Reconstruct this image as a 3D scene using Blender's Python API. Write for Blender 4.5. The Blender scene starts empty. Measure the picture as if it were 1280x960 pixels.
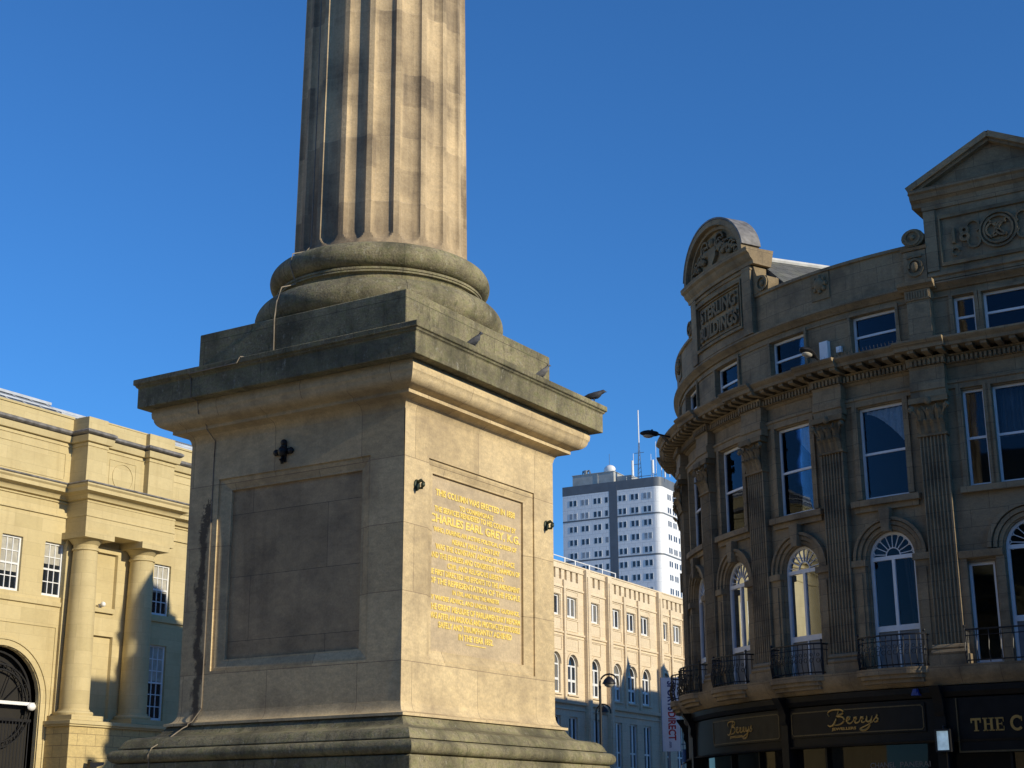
import bpy, bmesh, math, random
from mathutils import Vector, Matrix
R=math.radians; PI=math.pi; sin=math.sin; cos=math.cos
random.seed(7)
scn=bpy.context.scene; COL=scn.collection
# ------------------------------------------------------------------ camera, sky, sun, exposure
PITCH=R(16.300365); ROLL=R(-0.30015); FPX=1887.357
cam=bpy.data.cameras.new('camera'); camo=bpy.data.objects.new('camera',cam); COL.objects.link(camo)
cam.sensor_width=36; cam.lens=FPX/1280*36; cam.clip_start=.1; cam.clip_end=5000
F=Vector((0,cos(PITCH),sin(PITCH))); U0=Vector((0,-sin(PITCH),cos(PITCH))); X0=Vector((1,0,0))
Rv=cos(ROLL)*X0+sin(ROLL)*U0; Uv=-sin(ROLL)*X0+cos(ROLL)*U0
M=Matrix((Rv,Uv,-F)).transposed().to_4x4(); M.translation=Vector((0,0,1.65)); camo.matrix_world=M
scn.camera=camo
GRID=R(57.893-90)                                   # the street grid's rotation
YA=R(57.893); N1=Vector((sin(YA),-cos(YA),0)); N2=Vector((-cos(YA),-sin(YA),0))
SUN_EL=R(20.5); SUN_TW=R(.8)
hd=(N1*cos(SUN_TW)+N2*sin(SUN_TW)).normalized(); SD=hd*cos(SUN_EL)+Vector((0,0,sin(SUN_EL)))
w=bpy.data.worlds.new('World'); scn.world=w; w.use_nodes=True; nt=w.node_tree
sky=nt.nodes.new('ShaderNodeTexSky'); sky.sky_type='NISHITA'; sky.sun_disc=False
sky.sun_elevation=SUN_EL; sky.sun_rotation=math.atan2(hd.x,hd.y)
sky.air_density=1.0; sky.dust_density=0; sky.ozone_density=10; sky.altitude=50
bg=nt.nodes['Background']; tn=nt.nodes.new('ShaderNodeMix'); tn.data_type='RGBA'; tn.blend_type='MULTIPLY'; tn.inputs[0].default_value=1; tn.inputs[7].default_value=(.78,.98,1,1)   # camera white balance of the clear sky
nt.links.new(sky.outputs[0],tn.inputs[6]); nt.links.new(tn.outputs[2],bg.inputs[0]); bg.inputs[1].default_value=.13
sl=bpy.data.lights.new('sun','SUN'); sl.energy=3.85; sl.angle=R(.5); sl.color=(1,.89,.67)
so=bpy.data.objects.new('sun',sl); COL.objects.link(so); so.rotation_euler=SD.to_track_quat('Z','Y').to_euler(); so.location=(30,-30,40)
vs=scn.view_settings; scn.display_settings.display_device='sRGB'; vs.view_transform='Standard'; vs.look='None'; vs.exposure=.33; vs.gamma=1; vs.use_curve_mapping=False
# ------------------------------------------------------------------ materials
def newmat(name):
    m=bpy.data.materials.new(name); m.use_nodes=True; t=m.node_tree
    return m,t,t.nodes['Principled BSDF']
def nd(t,typ,**k):
    n=t.nodes.new(typ)
    for a,v in k.items():
        if a in n.inputs: n.inputs[a].default_value=v
        else: setattr(n,a,v)
    return n
def ramp(t,src,lo,hi,c0=(0,0,0,1),c1=(1,1,1,1)):
    r=t.nodes.new('ShaderNodeValToRGB'); r.color_ramp.elements[0].position=lo; r.color_ramp.elements[1].position=hi
    r.color_ramp.elements[0].color=c0; r.color_ramp.elements[1].color=c1; t.links.new(src,r.inputs[0]); return r.outputs[0]
def mix(t,f,a,b,mode='MIX'):
    m=t.nodes.new('ShaderNodeMix'); m.data_type='RGBA'; m.blend_type=mode
    for s,i in ((f,0),(a,6),(b,7)):
        if hasattr(s,'links'): t.links.new(s,m.inputs[i])
        else: m.inputs[i].default_value=s if i==0 else (*s,1)[:4]
    return m.outputs[2]
def mapped(t,src,scale,loc=(0,0,0)):
    m=t.nodes.new('ShaderNodeMapping'); m.inputs['Scale'].default_value=scale; m.inputs['Location'].default_value=loc; t.links.new(src,m.inputs[0]); return m.outputs[0]
def stone(name,c1,c2,mortar,bw,bh,joint=.008,soot=(.06,.05,.04),soot_lo=.52,soot_hi=.75,soot_amt=.6,streak=.4,rough=.85,bump=.25,fine=.22,seed=0,tint=None,jointbump=.6,mott=.14,jag_band=None,speck=0):
    m,t,b=newmat(name); tc=nd(t,'ShaderNodeTexCoord'); uv=tc.outputs['UV']; ob=tc.outputs['Object']
    br=nd(t,'ShaderNodeTexBrick',Scale=1.0); br.inputs['Color1'].default_value=(*c1,1); br.inputs['Color2'].default_value=(*c2,1); br.inputs['Mortar'].default_value=(*mortar,1)
    br.inputs['Mortar Size'].default_value=joint; br.inputs['Mortar Smooth'].default_value=.3; br.inputs['Brick Width'].default_value=bw; br.inputs['Row Height'].default_value=bh; br.offset=.5
    t.links.new(mapped(t,uv,(1,1,1),(seed*.37,seed*.11,0)),br.inputs['Vector']); col=br.outputs['Color']
    n1=nd(t,'ShaderNodeTexNoise',Scale=1.1,Detail=6.0,Roughness=.62); t.links.new(mapped(t,ob,(1,1,1),(seed*3.1,seed,0)),n1.inputs['Vector'])
    n2=nd(t,'ShaderNodeTexNoise',Scale=30.0,Detail=4.0,Roughness=.7); t.links.new(ob,n2.inputs['Vector'])
    n3=nd(t,'ShaderNodeTexNoise',Scale=1.0,Detail=5.0,Roughness=.6); t.links.new(mapped(t,ob,(3.2,3.2,.35),(seed,0,seed)),n3.inputs['Vector'])
    n4=nd(t,'ShaderNodeTexNoise',Scale=6.0,Detail=5.0,Roughness=.6); t.links.new(mapped(t,ob,(1,1,2.2),(seed,2,0)),n4.inputs['Vector'])
    col=mix(t,1.0,col,ramp(t,n2.outputs[0],.25,.75,(1-fine,)*3+(1,),(1+fine*.5,)*3+(1,)),'MULTIPLY')
    col=mix(t,1.0,col,ramp(t,n4.outputs[0],.3,.7,(1-mott,1-mott,1-mott*.85,1),(1+mott*.6,1+mott*.55,1+mott*.4,1)),'MULTIPLY')
    if tint: col=mix(t,ramp(t,n4.outputs[0],.45,.72,(0,0,0,1),(.8,.8,.8,1)),col,tint)
    mk=ramp(t,n1.outputs[0],soot_lo,soot_hi,(0,0,0,1),(soot_amt,)*3+(1,)); col=mix(t,mk,col,soot)
    if streak>0: col=mix(t,ramp(t,n3.outputs[0],.54,.8,(0,0,0,1),(streak,)*3+(1,)),col,soot)
    if speck:
        n5=nd(t,'ShaderNodeTexNoise',Scale=11.0,Detail=7.0,Roughness=.75); t.links.new(mapped(t,ob,(1,1,.55),(4,seed,1)),n5.inputs['Vector']); col=mix(t,ramp(t,n5.outputs[0],.58,.70,(0,0,0,1),(speck,)*3+(1,)),col,(.50,.48,.40))
        n6=nd(t,'ShaderNodeTexNoise',Scale=9.0,Detail=7.0,Roughness=.75); t.links.new(mapped(t,ob,(1,1,.4),(9,seed,5)),n6.inputs['Vector']); col=mix(t,ramp(t,n6.outputs[0],.55,.68,(0,0,0,1),(.7,.7,.7,1)),col,(.05,.05,.03))
    if jag_band:                                    # jagged black band painted beside the strip conductor (object space)
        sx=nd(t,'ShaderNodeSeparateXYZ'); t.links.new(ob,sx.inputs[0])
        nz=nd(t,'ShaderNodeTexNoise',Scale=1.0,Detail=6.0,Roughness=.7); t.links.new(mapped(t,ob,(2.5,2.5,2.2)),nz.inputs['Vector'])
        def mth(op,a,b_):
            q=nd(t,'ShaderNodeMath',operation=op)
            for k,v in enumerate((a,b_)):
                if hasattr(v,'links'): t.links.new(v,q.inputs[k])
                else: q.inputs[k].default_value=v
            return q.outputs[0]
        d=mth('ABSOLUTE',mth('ADD',sx.outputs['X'],mth('ADD',jag_band,mth('MULTIPLY',mth('SUBTRACT',nz.outputs[0],.5),.55))),0)
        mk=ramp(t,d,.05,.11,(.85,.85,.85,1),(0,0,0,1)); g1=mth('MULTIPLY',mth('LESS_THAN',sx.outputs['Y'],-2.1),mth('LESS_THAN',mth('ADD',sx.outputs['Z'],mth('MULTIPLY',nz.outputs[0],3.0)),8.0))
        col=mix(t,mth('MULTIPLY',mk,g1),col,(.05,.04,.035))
    t.links.new(col,b.inputs['Base Color']); b.inputs['Roughness'].default_value=rough; b.inputs['Specular IOR Level'].default_value=.25
    bp=nd(t,'ShaderNodeBump',Strength=bump,Distance=.02); 
    s=nd(t,'ShaderNodeMath',operation='MULTIPLY'); t.links.new(br.outputs['Fac'],s.inputs[0]); s.inputs[1].default_value=-jointbump
    a=nd(t,'ShaderNodeMath',operation='ADD'); t.links.new(s.outputs[0],a.inputs[0]); t.links.new(n2.outputs[0],a.inputs[1])
    a2=nd(t,'ShaderNodeMath',operation='ADD'); t.links.new(a.outputs[0],a2.inputs[0]); t.links.new(n4.outputs[0],a2.inputs[1])
    t.links.new(a2.outputs[0],bp.inputs['Height']); t.links.new(bp.outputs[0],b.inputs['Normal'])
    return m
def plain(name,c,rough=.5,metal=0,var=.15,scale=8,spec=.4,emit=0):
    m,t,b=newmat(name); tc=nd(t,'ShaderNodeTexCoord'); n=nd(t,'ShaderNodeTexNoise',Scale=float(scale),Detail=5.0); t.links.new(tc.outputs['Object'],n.inputs['Vector'])
    col=mix(t,1.0,c,ramp(t,n.outputs[0],.3,.7,(1-var,)*3+(1,),(1+var*.4,)*3+(1,)),'MULTIPLY'); t.links.new(col,b.inputs['Base Color'])
    b.inputs['Roughness'].default_value=rough; b.inputs['Metallic'].default_value=metal; b.inputs['Specular IOR Level'].default_value=spec
    if emit: t.links.new(col,b.inputs['Emission Color']); b.inputs['Emission Strength'].default_value=emit
    return m
def glass_dark(name,c=(.012,.016,.022),ior=1.7):
    m,t,b=newmat(name); tc=nd(t,'ShaderNodeTexCoord'); n=nd(t,'ShaderNodeTexNoise',Scale=1.3,Detail=1.0); t.links.new(tc.outputs['Object'],n.inputs['Vector'])
    b.inputs['Base Color'].default_value=(*c,1); b.inputs['Roughness'].default_value=.03; b.inputs['IOR'].default_value=ior
    bp=nd(t,'ShaderNodeBump',Strength=.06,Distance=.05); t.links.new(n.outputs[0],bp.inputs['Height']); t.links.new(bp.outputs[0],b.inputs['Normal']); return m
def glass_clear(name):
    m,t,b=newmat(name); t.nodes.remove(b); out=t.nodes['Material Output']
    fr=nd(t,'ShaderNodeFresnel',IOR=1.42); g=nd(t,'ShaderNodeBsdfGlossy',Roughness=.02); g.inputs['Color'].default_value=(.55,.60,.70,1); tr=nd(t,'ShaderNodeBsdfTransparent'); tr.inputs[0].default_value=(.8,.84,.86,1)
    tc=nd(t,'ShaderNodeTexCoord'); n=nd(t,'ShaderNodeTexNoise',Scale=1.1,Detail=1.0); t.links.new(tc.outputs['Object'],n.inputs['Vector'])
    bp=nd(t,'ShaderNodeBump',Strength=.05,Distance=.05); t.links.new(n.outputs[0],bp.inputs['Height']); t.links.new(bp.outputs[0],g.inputs['Normal'])
    mx=nd(t,'ShaderNodeMixShader'); t.links.new(fr.outputs[0],mx.inputs[0]); t.links.new(tr.outputs[0],mx.inputs[1]); t.links.new(g.outputs[0],mx.inputs[2]); t.links.new(mx.outputs[0],out.inputs[0]); return m
MT={}
MT['die']=stone('monument_sandstone',(.66,.525,.315),(.53,.415,.245),(.30,.225,.145),1.75,1.02,.006,soot=(.21,.16,.11),soot_lo=.48,soot_hi=.78,soot_amt=.65,streak=.35,seed=1,bump=.22,mott=.18,jag_band=1.83)
def drum_stone(name):                            # big drum blocks, each cleaned or sooted differently, with sharp joints
    m,t,b=newmat(name); tc=nd(t,'ShaderNodeTexCoord'); uv=tc.outputs['UV']; ob=tc.outputs['Object']
    def brick(bw,bh,loc,c1,c2,mo,js,off=.5):
        br=nd(t,'ShaderNodeTexBrick',Scale=1.0); br.inputs['Color1'].default_value=(*c1,1); br.inputs['Color2'].default_value=(*c2,1); br.inputs['Mortar'].default_value=(*mo,1)
        br.inputs['Mortar Size'].default_value=js; br.inputs['Mortar Smooth'].default_value=.2; br.inputs['Brick Width'].default_value=bw; br.inputs['Row Height'].default_value=bh; br.offset=off
        t.links.new(mapped(t,uv,(1,1,1),loc),br.inputs['Vector']); return br
    A=brick(.97,1.22,(.1,.35,0),(.66,.51,.31),(.46,.355,.225),(.60,.47,.31),.006); B=brick(.485,.61,(.1,.35,0),(0,0,0),(1,1,1),(.4,.4,.4),.0,.37); C=brick(.73,1.22,(.4,.35,0),(0,0,0),(1,1,1),(.4,.4,.4),.0,.63)
    big=nd(t,'ShaderNodeTexNoise',Scale=.9,Detail=4.0,Roughness=.55); t.links.new(ob,big.inputs['Vector'])
    fine=nd(t,'ShaderNodeTexNoise',Scale=26.0,Detail=5.0,Roughness=.7); t.links.new(ob,fine.inputs['Vector'])
    bed=nd(t,'ShaderNodeTexNoise',Scale=1.0,Detail=6.0,Roughness=.65); t.links.new(mapped(t,ob,(2.2,2.2,9)),bed.inputs['Vector'])
    def mth(op,p,q):
        n=nd(t,'ShaderNodeMath',operation=op)
        for k,v in enumerate((p,q)):
            if hasattr(v,'links'): t.links.new(v,n.inputs[k])
            else: n.inputs[k].default_value=v
        return n.outputs[0]
    v=mth('ADD',mth('MULTIPLY',B.outputs['Color'],.15),mth('ADD',mth('MULTIPLY',C.outputs['Color'],.24),mth('MULTIPLY',big.outputs[0],1.05)))
    v=mth('ADD',v,mth('MULTIPLY',mth('SUBTRACT',bed.outputs[0],.5),.6))
    run=nd(t,'ShaderNodeTexNoise',Scale=1.0,Detail=5.0,Roughness=.6); t.links.new(mapped(t,ob,(5,5,.45)),run.inputs['Vector']); v=mth('ADD',v,mth('MULTIPLY',mth('SUBTRACT',run.outputs[0],.5),.7))
    k=ramp(t,v,.60,.98,(0,0,0,1),(.82,.82,.82,1))
    col=mix(t,k,A.outputs['Color'],(.15,.12,.09))
    col=mix(t,1.0,col,ramp(t,bed.outputs[0],.3,.7,(.82,.82,.84,1),(1.1,1.08,1.05,1)),'MULTIPLY'); col=mix(t,1.0,col,ramp(t,fine.outputs[0],.25,.75,(.78,.78,.78,1),(1.12,1.12,1.12,1)),'MULTIPLY')
    t.links.new(col,b.inputs['Base Color']); b.inputs['Roughness'].default_value=.9; b.inputs['Specular IOR Level'].default_value=.2
    bp=nd(t,'ShaderNodeBump',Strength=.3,Distance=.02); t.links.new(mth('ADD',mth('MULTIPLY',A.outputs['Fac'],-.5),mth('ADD',fine.outputs[0],bed.outputs[0])),bp.inputs['Height']); t.links.new(bp.outputs[0],b.inputs['Normal']); return m
MT['shaft']=drum_stone('column_sandstone')
MT['mossy']=stone('mossy_sandstone',(.37,.325,.20),(.30,.265,.165),(.12,.11,.075),1.9,3.3,.006,soot=(.055,.052,.036),soot_lo=.40,soot_hi=.66,soot_amt=.8,streak=.75,seed=3,tint=(.15,.16,.07),bump=.6,mott=.35,fine=.45,speck=.5)
MT['ashlar']=stone('honey_ashlar',(.58,.48,.265),(.51,.42,.225),(.40,.32,.18),1.1,.42,.004,soot=(.33,.25,.125),soot_lo=.48,soot_hi=.8,soot_amt=.4,streak=.35,seed=4,bump=.06,fine=.06,jointbump=.25,mott=.05)
MT['ashlar_block']=stone('honey_blockwork',(.59,.465,.22),(.52,.405,.19),(.29,.22,.11),.75,.36,.012,soot=(.30,.24,.13),soot_amt=.4,streak=.2,seed=5,bump=.25)
MT['dark_slab']=stone('dark_slab',(.50,.37,.22),(.43,.32,.19),(.12,.1,.08),3.1,1.02,.004,soot=(.07,.06,.05),soot_lo=.42,soot_hi=.78,soot_amt=.7,streak=.4,seed=15,bump=.2)  # blank panels: a darker tone than the pedestal stone
MT['lead']=plain('weathered_lead',(.20,.19,.185),.6,.0,.5,5)
MT['zinc']=plain('zinc_sheet',(.30,.34,.40),.4,.3,.3,2)
MT['rail']=plain('pale_aluminium',(.50,.52,.55),.45,.2,.2,3)
MT['brown']=stone('sooty_sandstone',(.33,.255,.155),(.27,.205,.125),(.13,.10,.07),.95,.42,.006,soot=(.055,.045,.035),soot_lo=.46,soot_hi=.75,soot_amt=.7,streak=.45,seed=6,bump=.3)
MT['brown_carved']=stone('carved_sooty_stone',(.28,.21,.12),(.25,.19,.11),(.1,.08,.06),3,3,.003,soot=(.05,.04,.03),soot_lo=.42,soot_hi=.7,soot_amt=.8,streak=.3,seed=7,bump=.5)
MT['cream']=stone('cream_ashlar',(.74,.62,.445),(.68,.565,.40),(.5,.4,.27),.9,.5,.005,soot=(.40,.31,.21),soot_lo=.52,soot_hi=.85,soot_amt=.35,streak=.2,seed=8,bump=.12,fine=.12)
MT['white']=plain('white_gloss_paint',(.74,.75,.76),.35,0,.08,6)
MT['glass']=glass_clear('window_glass'); MT['dglass']=glass_dark('dark_window_glass'); MT['tglass']=glass_dark('tower_window_glass',(.03,.04,.06),1.6)
MT['blind']=plain('cream_blind',(.42,.40,.34),.8,0,.25,5); MT['tglass2']=plain('tower_window_blind',(.30,.33,.38),.4,0,.3,.8); MT['dglass2']=glass_dark('blind_behind_glass',(.16,.155,.14),1.5)
MT['dim']=plain('grey_painted_board',(.16,.18,.2),.4,0,.2,4)
MT['curtain']=plain('sheer_curtain',(.85,.87,.9),.9,0,.2,14)
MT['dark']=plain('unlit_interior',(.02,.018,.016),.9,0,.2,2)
MT['black']=plain('black_iron',(.012,.012,.014),.45,0,.3,10)
MT['shop']=plain('black_shopfront_paint',(.012,.012,.012),.45,0,.3,4,spec=.15)
MT['shopdull']=plain('dark_bronze_signboard',(.035,.03,.02),.45,0,.3,4,spec=.15)
MT['goldline']=plain('dull_gold_paint',(.10,.075,.035),.5,.2,.3,12)
MT['gold']=plain('gilt_sign_letter',(.42,.27,.08),.45,.3,.2,20)
MT['gilt']=plain('gilded_inscription',(1.0,.76,.2),.45,.1,.3,14)
MT['slate']=stone('roof_slate',(.17,.17,.16),(.11,.115,.115),(.05,.05,.05),.3,.22,.01,soot=(.2,.2,.12),soot_amt=.4,streak=.1,seed=9)
MT['ridge']=plain('pale_ridge_lead',(.62,.62,.6),.5,0,.2,4)
MT['white_panel']=stone('pale_cladding_panel',(.80,.82,.85),(.76,.78,.82),(.45,.48,.53),1.7,2.9,.03,soot=(.4,.42,.46),soot_amt=.3,streak=.2,seed=10,bump=.05,fine=.06,rough=.5)
MT['grey_panel']=plain('slate_grey_cladding',(.125,.14,.165),.5,0,.15,.6)
MT['plant']=plain('pale_plant_cladding',(.42,.42,.40),.6,0,.2,.7)
MT['aerial']=plain('white_aerial',(.8,.8,.8),.4,0,.1,3)
MT['steel']=plain('dull_steel',(.22,.24,.26),.4,.6,.2,5)
MT['bannerw']=plain('white_banner_panel',(.62,.66,.72),.5,0,.08,2)
MT['bannerb']=plain('dark_blue_letter',(.015,.03,.16),.5,0,.1,5)
MT['bannerr']=plain('red_letter',(.38,.02,.025),.5,0,.1,5)
MT['bluesign']=plain('blue_sign_enamel',(.01,.03,.10),.4,0,.1,5)
MT['bronze']=plain('oxidised_bronze',(.05,.065,.045),.55,.5,.4,14)
MT['cable']=plain('pale_lead_strip',(.26,.22,.17),.7,0,.3,9)
MT['pigeon']=plain('slate_grey_feathers',(.055,.06,.075),.7,0,.5,22)
MT['pigeon2']=plain('pale_grey_feathers',(.14,.14,.15),.7,0,.4,18)
MT['screen']=plain('lit_screen_face',(.42,.60,.72),.4,0,.3,6,emit=.35)
MT['lamp_glass']=plain('frosted_lamp_cover',(.45,.42,.36),.3,0,.1,9)
MT['paving']=stone('stone_paving',(.42,.36,.27),(.36,.31,.235),(.12,.11,.1),.9,.6,.01,soot=(.12,.11,.1),streak=0,seed=11,bump=.2)
MT['conc']=stone('plain_masonry',(.36,.30,.22),(.32,.27,.2),(.2,.17,.13),.8,.4,.008,seed=12)
# ------------------------------------------------------------------ mesh builder
class MB:
    def __init__(s): s.v=[]; s.f=[]
    def add(s,vs,fs):
        o=len(s.v); s.v+= [tuple(v) for v in vs]; s.f+=[tuple(i+o for i in f) for f in fs]
    def box(s,x0,x1,y0,y1,z0,z1):
        s.add([(x,y,z) for z in (z0,z1) for y in (y0,y1) for x in (x0,x1)],[(0,2,3,1),(4,5,7,6),(0,1,5,4),(2,6,7,3),(0,4,6,2),(1,3,7,5)])
    def quad(s,*p): s.add(p,[tuple(range(len(p)))])
    def loft(s,rings,caps=True,close=False):
        n=len(rings[0]); o=len(s.v); m=len(rings)
        for r in rings: s.v+=[tuple(p) for p in r]
        for k in range(m if close else m-1):
            k2=(k+1)%m
            for i in range(n):
                j=(i+1)%n; s.f.append((o+k*n+i,o+k*n+j,o+k2*n+j,o+k2*n+i))
        if caps and not close: s.f.append(tuple(o+i for i in range(n))); s.f.append(tuple(o+(m-1)*n+i for i in range(n)))
    def run(s,prof,a0,a1):                       # closed (o,z) profile swept along a
        s.loft([[(a,p[0],p[1]) for p in prof] for a in (a0,a1)])
    def ext_o(s,poly,o0,o1):                     # closed (a,z) outline given thickness in o
        s.loft([[(p[0],o,p[1]) for p in poly] for o in (o0,o1)])
    def ext_z(s,poly,z0,z1):
        s.loft([[(p[0],p[1],z) for p in poly] for z in (z0,z1)])
    def lathe(s,prof,cx,cy,n=32,t0=0,t1=2*PI):   # prof (r,z)
        full=abs(t1-t0-2*PI)<1e-6
        k=n if full else n+1
        s.loft([[(cx+r*cos(t0+(t1-t0)*i/n),cy+r*sin(t0+(t1-t0)*i/n),z) for i in range(k)] for r,z in prof])
    def sq(s,prof):                              # mitred square sweep (half,z)
        s.loft([[(h,h,z),(-h,h,z),(-h,-h,z),(h,-h,z)] for h,z in prof])
    def tube(s,pts,r,n=6):
        P=[Vector(p) for p in pts]; rings=[]
        rr=r if isinstance(r,(list,tuple)) else [r]*len(P)
        for i,p in enumerate(P):
            d=(P[min(i+1,len(P)-1)]-P[max(i-1,0)]).normalized()
            h=Vector((0,0,1)) if abs(d.z)<.9 else Vector((1,0,0)); a=d.cross(h).normalized(); b=d.cross(a)
            rings.append([p+(a*cos(2*PI*k/n)+b*sin(2*PI*k/n))*rr[i] for k in range(n)])
        s.loft(rings)
    def bar(s,p,q,w,o0,o1):                      # flat bar in the (a,z) plane
        p=Vector((p[0],p[1])); q=Vector((q[0],q[1])); d=(q-p).normalized(); n=Vector((-d.y,d.x))*w/2
        s.ext_o([p+n,q+n,q-n,p-n],o0,o1)
    def strip(s,pts,w,o0,o1,closed=False):       # polyline of bars with mitres
        n=len(pts); P=[Vector(p) for p in pts]; L=[];Rr=[]
        for i in range(n):
            a=P[i-1] if (i>0 or closed) else P[i]; b=P[(i+1)%n] if (i<n-1 or closed) else P[i]
            d=(b-a).normalized(); k=Vector((-d.y,d.x))*w/2; L.append(P[i]+k); Rr.append(P[i]-k)
        s.loft([[(l.x,o0,l.y),(l.x,o1,l.y),(r.x,o1,r.y),(r.x,o0,r.y)] for l,r in zip(L,Rr)],close=closed)
    def ball(s,c,rx,ry,rz,n=10,m=6):
        s.loft([[(c[0]+rx*sin(PI*k/m)*cos(2*PI*i/n)+0,c[1]+ry*sin(PI*k/m)*sin(2*PI*i/n),c[2]-rz*cos(PI*k/m)) for i in range(n)] for k in [.08]+list(range(1,m))+[m-.08]])
    def build(s,name,mat,parent=None,mp=None,cuts=None,bevel=0,smooth=35,kind=None,label=None):
        bm=bmesh.new(); bv=[bm.verts.new(v) for v in s.v]
        for f in s.f:
            try: bm.faces.new([bv[i] for i in f])
            except ValueError: pass
        if cuts:
            xs=[v[0] for v in s.v]
            for c in cuts:
                if min(xs)<c<max(xs): bmesh.ops.bisect_plane(bm,geom=bm.verts[:]+bm.edges[:]+bm.faces[:],dist=1e-5,plane_co=(c,0,0),plane_no=(1,0,0))
        bmesh.ops.recalc_face_normals(bm,faces=bm.faces[:])
        uvl=bm.loops.layers.uv.new('UVMap'); bm.normal_update()
        for f in bm.faces:
            n=f.normal
            for l in f.loops:
                c=l.vert.co
                if s.__dict__.get('cyl') and abs(n.z)<.8:
                    t=math.atan2(c.y,c.x); 
                    t0=math.atan2(f.calc_center_median().y,f.calc_center_median().x)
                    if t-t0>PI: t-=2*PI
                    if t-t0<-PI: t+=2*PI
                    l[uvl].uv=(t*1.55,c.z)
                elif abs(n.z)>.75: l[uvl].uv=(c.x,c.y)
                elif abs(n.x)>abs(n.y): l[uvl].uv=(c.y+3.3,c.z)
                else: l[uvl].uv=(c.x,c.z)
        if mp:
            for v in bm.verts: v.co=mp(*v.co)
            bmesh.ops.reverse_faces(bm,faces=bm.faces[:])
        me=bpy.data.meshes.new(name); bm.to_mesh(me); bm.free(); me.materials.append(MT[mat] if isinstance(mat,str) else mat)
        if smooth:
            me.polygons.foreach_set('use_smooth',[True]*len(me.polygons)); me.set_sharp_from_angle(angle=R(smooth))
        ob=bpy.data.objects.new(name,me); COL.objects.link(ob)
        if parent: ob.parent=parent
        if bevel:
            b=ob.modifiers.new('edge_wear','BEVEL'); b.width=bevel; b.segments=2; b.limit_method='ANGLE'; b.angle_limit=R(40)
        if kind: ob['kind']=kind
        if label: ob['label']=label
        return ob
def thing(name,label,cat,loc=(0,0,0),rz=0,group=None):
    o=bpy.data.objects.new(name,None); COL.objects.link(o); o.location=loc; o.rotation_euler=(0,0,rz); o['label']=label; o['category']=cat; o.empty_display_size=.3
    if group: o['group']=group
    return o
def tag(o,label,cat,group=None):
    o['label']=label; o['category']=cat
    if group: o['group']=group
    return o
def arc(cx,cz,r,t0,t1,n,rz=None):
    return [(cx+r*cos(t0+(t1-t0)*i/n),cz+(rz or r)*sin(t0+(t1-t0)*i/n)) for i in range(n+1)]
def wall(mb,a0,a1,z0,z1,o,holes,dep):            # sheet with openings and their reveals; hole=(a0,a1,z0,z1,arched)
    xs=sorted({a0,a1}|{h[0] for h in holes}|{h[1] for h in holes}); zs=sorted({z0,z1}|{h[2] for h in holes}|{h[3] for h in holes})
    for i in range(len(xs)-1):
        for j in range(len(zs)-1):
            xm=(xs[i]+xs[i+1])/2; zm=(zs[j]+zs[j+1])/2
            if any(h[0]<xm<h[1] and h[2]<zm<h[3] for h in holes): continue
            mb.quad((xs[i],o,zs[j]),(xs[i+1],o,zs[j]),(xs[i+1],o,zs[j+1]),(xs[i],o,zs[j+1]))
    for h in holes:
        b0,b1,c0,c1,ar=h; q=o-dep
        if ar:
            r=(b1-b0)/2; cx=(b0+b1)/2; zs_=c1-r; A=arc(cx,zs_,r,PI,0,16)
            for p,k in zip(A,A[1:]):
                mb.quad((p[0],o,p[1]),(k[0],o,k[1]),(k[0],o,c1+1e-4),(p[0],o,c1+1e-4)); mb.quad((p[0],o,p[1]),(k[0],o,k[1]),(k[0],q,k[1]),(p[0],q,p[1]))
            ct=zs_
        else: ct=c1; mb.quad((b0,o,c1),(b1,o,c1),(b1,q,c1),(b0,q,c1))
        mb.quad((b0,o,c0),(b1,o,c0),(b1,q,c0),(b0,q,c0)); mb.quad((b0,o,c0),(b0,o,ct),(b0,q,ct),(b0,q,c0)); mb.quad((b1,o,c0),(b1,o,ct),(b1,q,ct),(b1,q,c0))
def text_mesh(txt,w=None,h=None,thick=.02,bold=0,shear=0,spacing=1.0):
    c=bpy.data.curves.new('lettering','FONT'); c.body=txt; c.size=1; c.extrude=.5; c.offset=bold; c.shear=shear; c.space_character=spacing; c.resolution_u=3
    o=bpy.data.objects.new('lettering',c); me=bpy.data.meshes.new_from_object(o); bpy.data.objects.remove(o); bpy.data.curves.remove(c)
    vs=[v.co.copy() for v in me.vertices]; fs=[tuple(p.vertices) for p in me.polygons]; bpy.data.meshes.remove(me)
    x0=min(v.x for v in vs);x1=max(v.x for v in vs);y0=min(v.y for v in vs);y1=max(v.y for v in vs)
    sx=w/(x1-x0) if w else None; sy=h/(y1-y0) if h else None; sx=sx or sy; sy=sy or sx
    return [((v.x-(x0+x1)/2)*sx,(v.z)*thick,(v.y-(y0+y1)/2)*sy) for v in vs],fs
def letters(mb,txt,a,o,z,w=None,h=None,thick=.02,bold=0,shear=0,spacing=1.0):
    vs,fs=text_mesh(txt,w,h,thick,bold,shear,spacing); mb.add([(p[0]+a,p[1]+o,p[2]+z) for p in vs],fs)
mR=lambda a,o,z:(a,-o,z)
mL=lambda a,o,z:(o,a,z)
RW=12.0; UC=.4; AMIN=-15.7
def bend(a,o,z):                                  # street front: straight, then a 12 m radius corner
    a+=.1
    if a>=0: return (a+UC,-o,z)
    th=-max(a,AMIN)/RW; r=RW+o; x=UC-r*sin(th); y=RW-r*cos(th)
    if a<AMIN: k=a-AMIN; x+=k*cos(th); y-=k*sin(th)
    return (x,y,z)
CUTS=[-.1-.38*i for i in range(42)]
# ------------------------------------------------------------------ ground
g=MB(); g.quad((-1500,-1500,0),(1500,-1500,0),(1500,1500,0),(-1500,1500,0)); go=g.build('ground','paving',smooth=0); go['kind']='structure'
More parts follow.
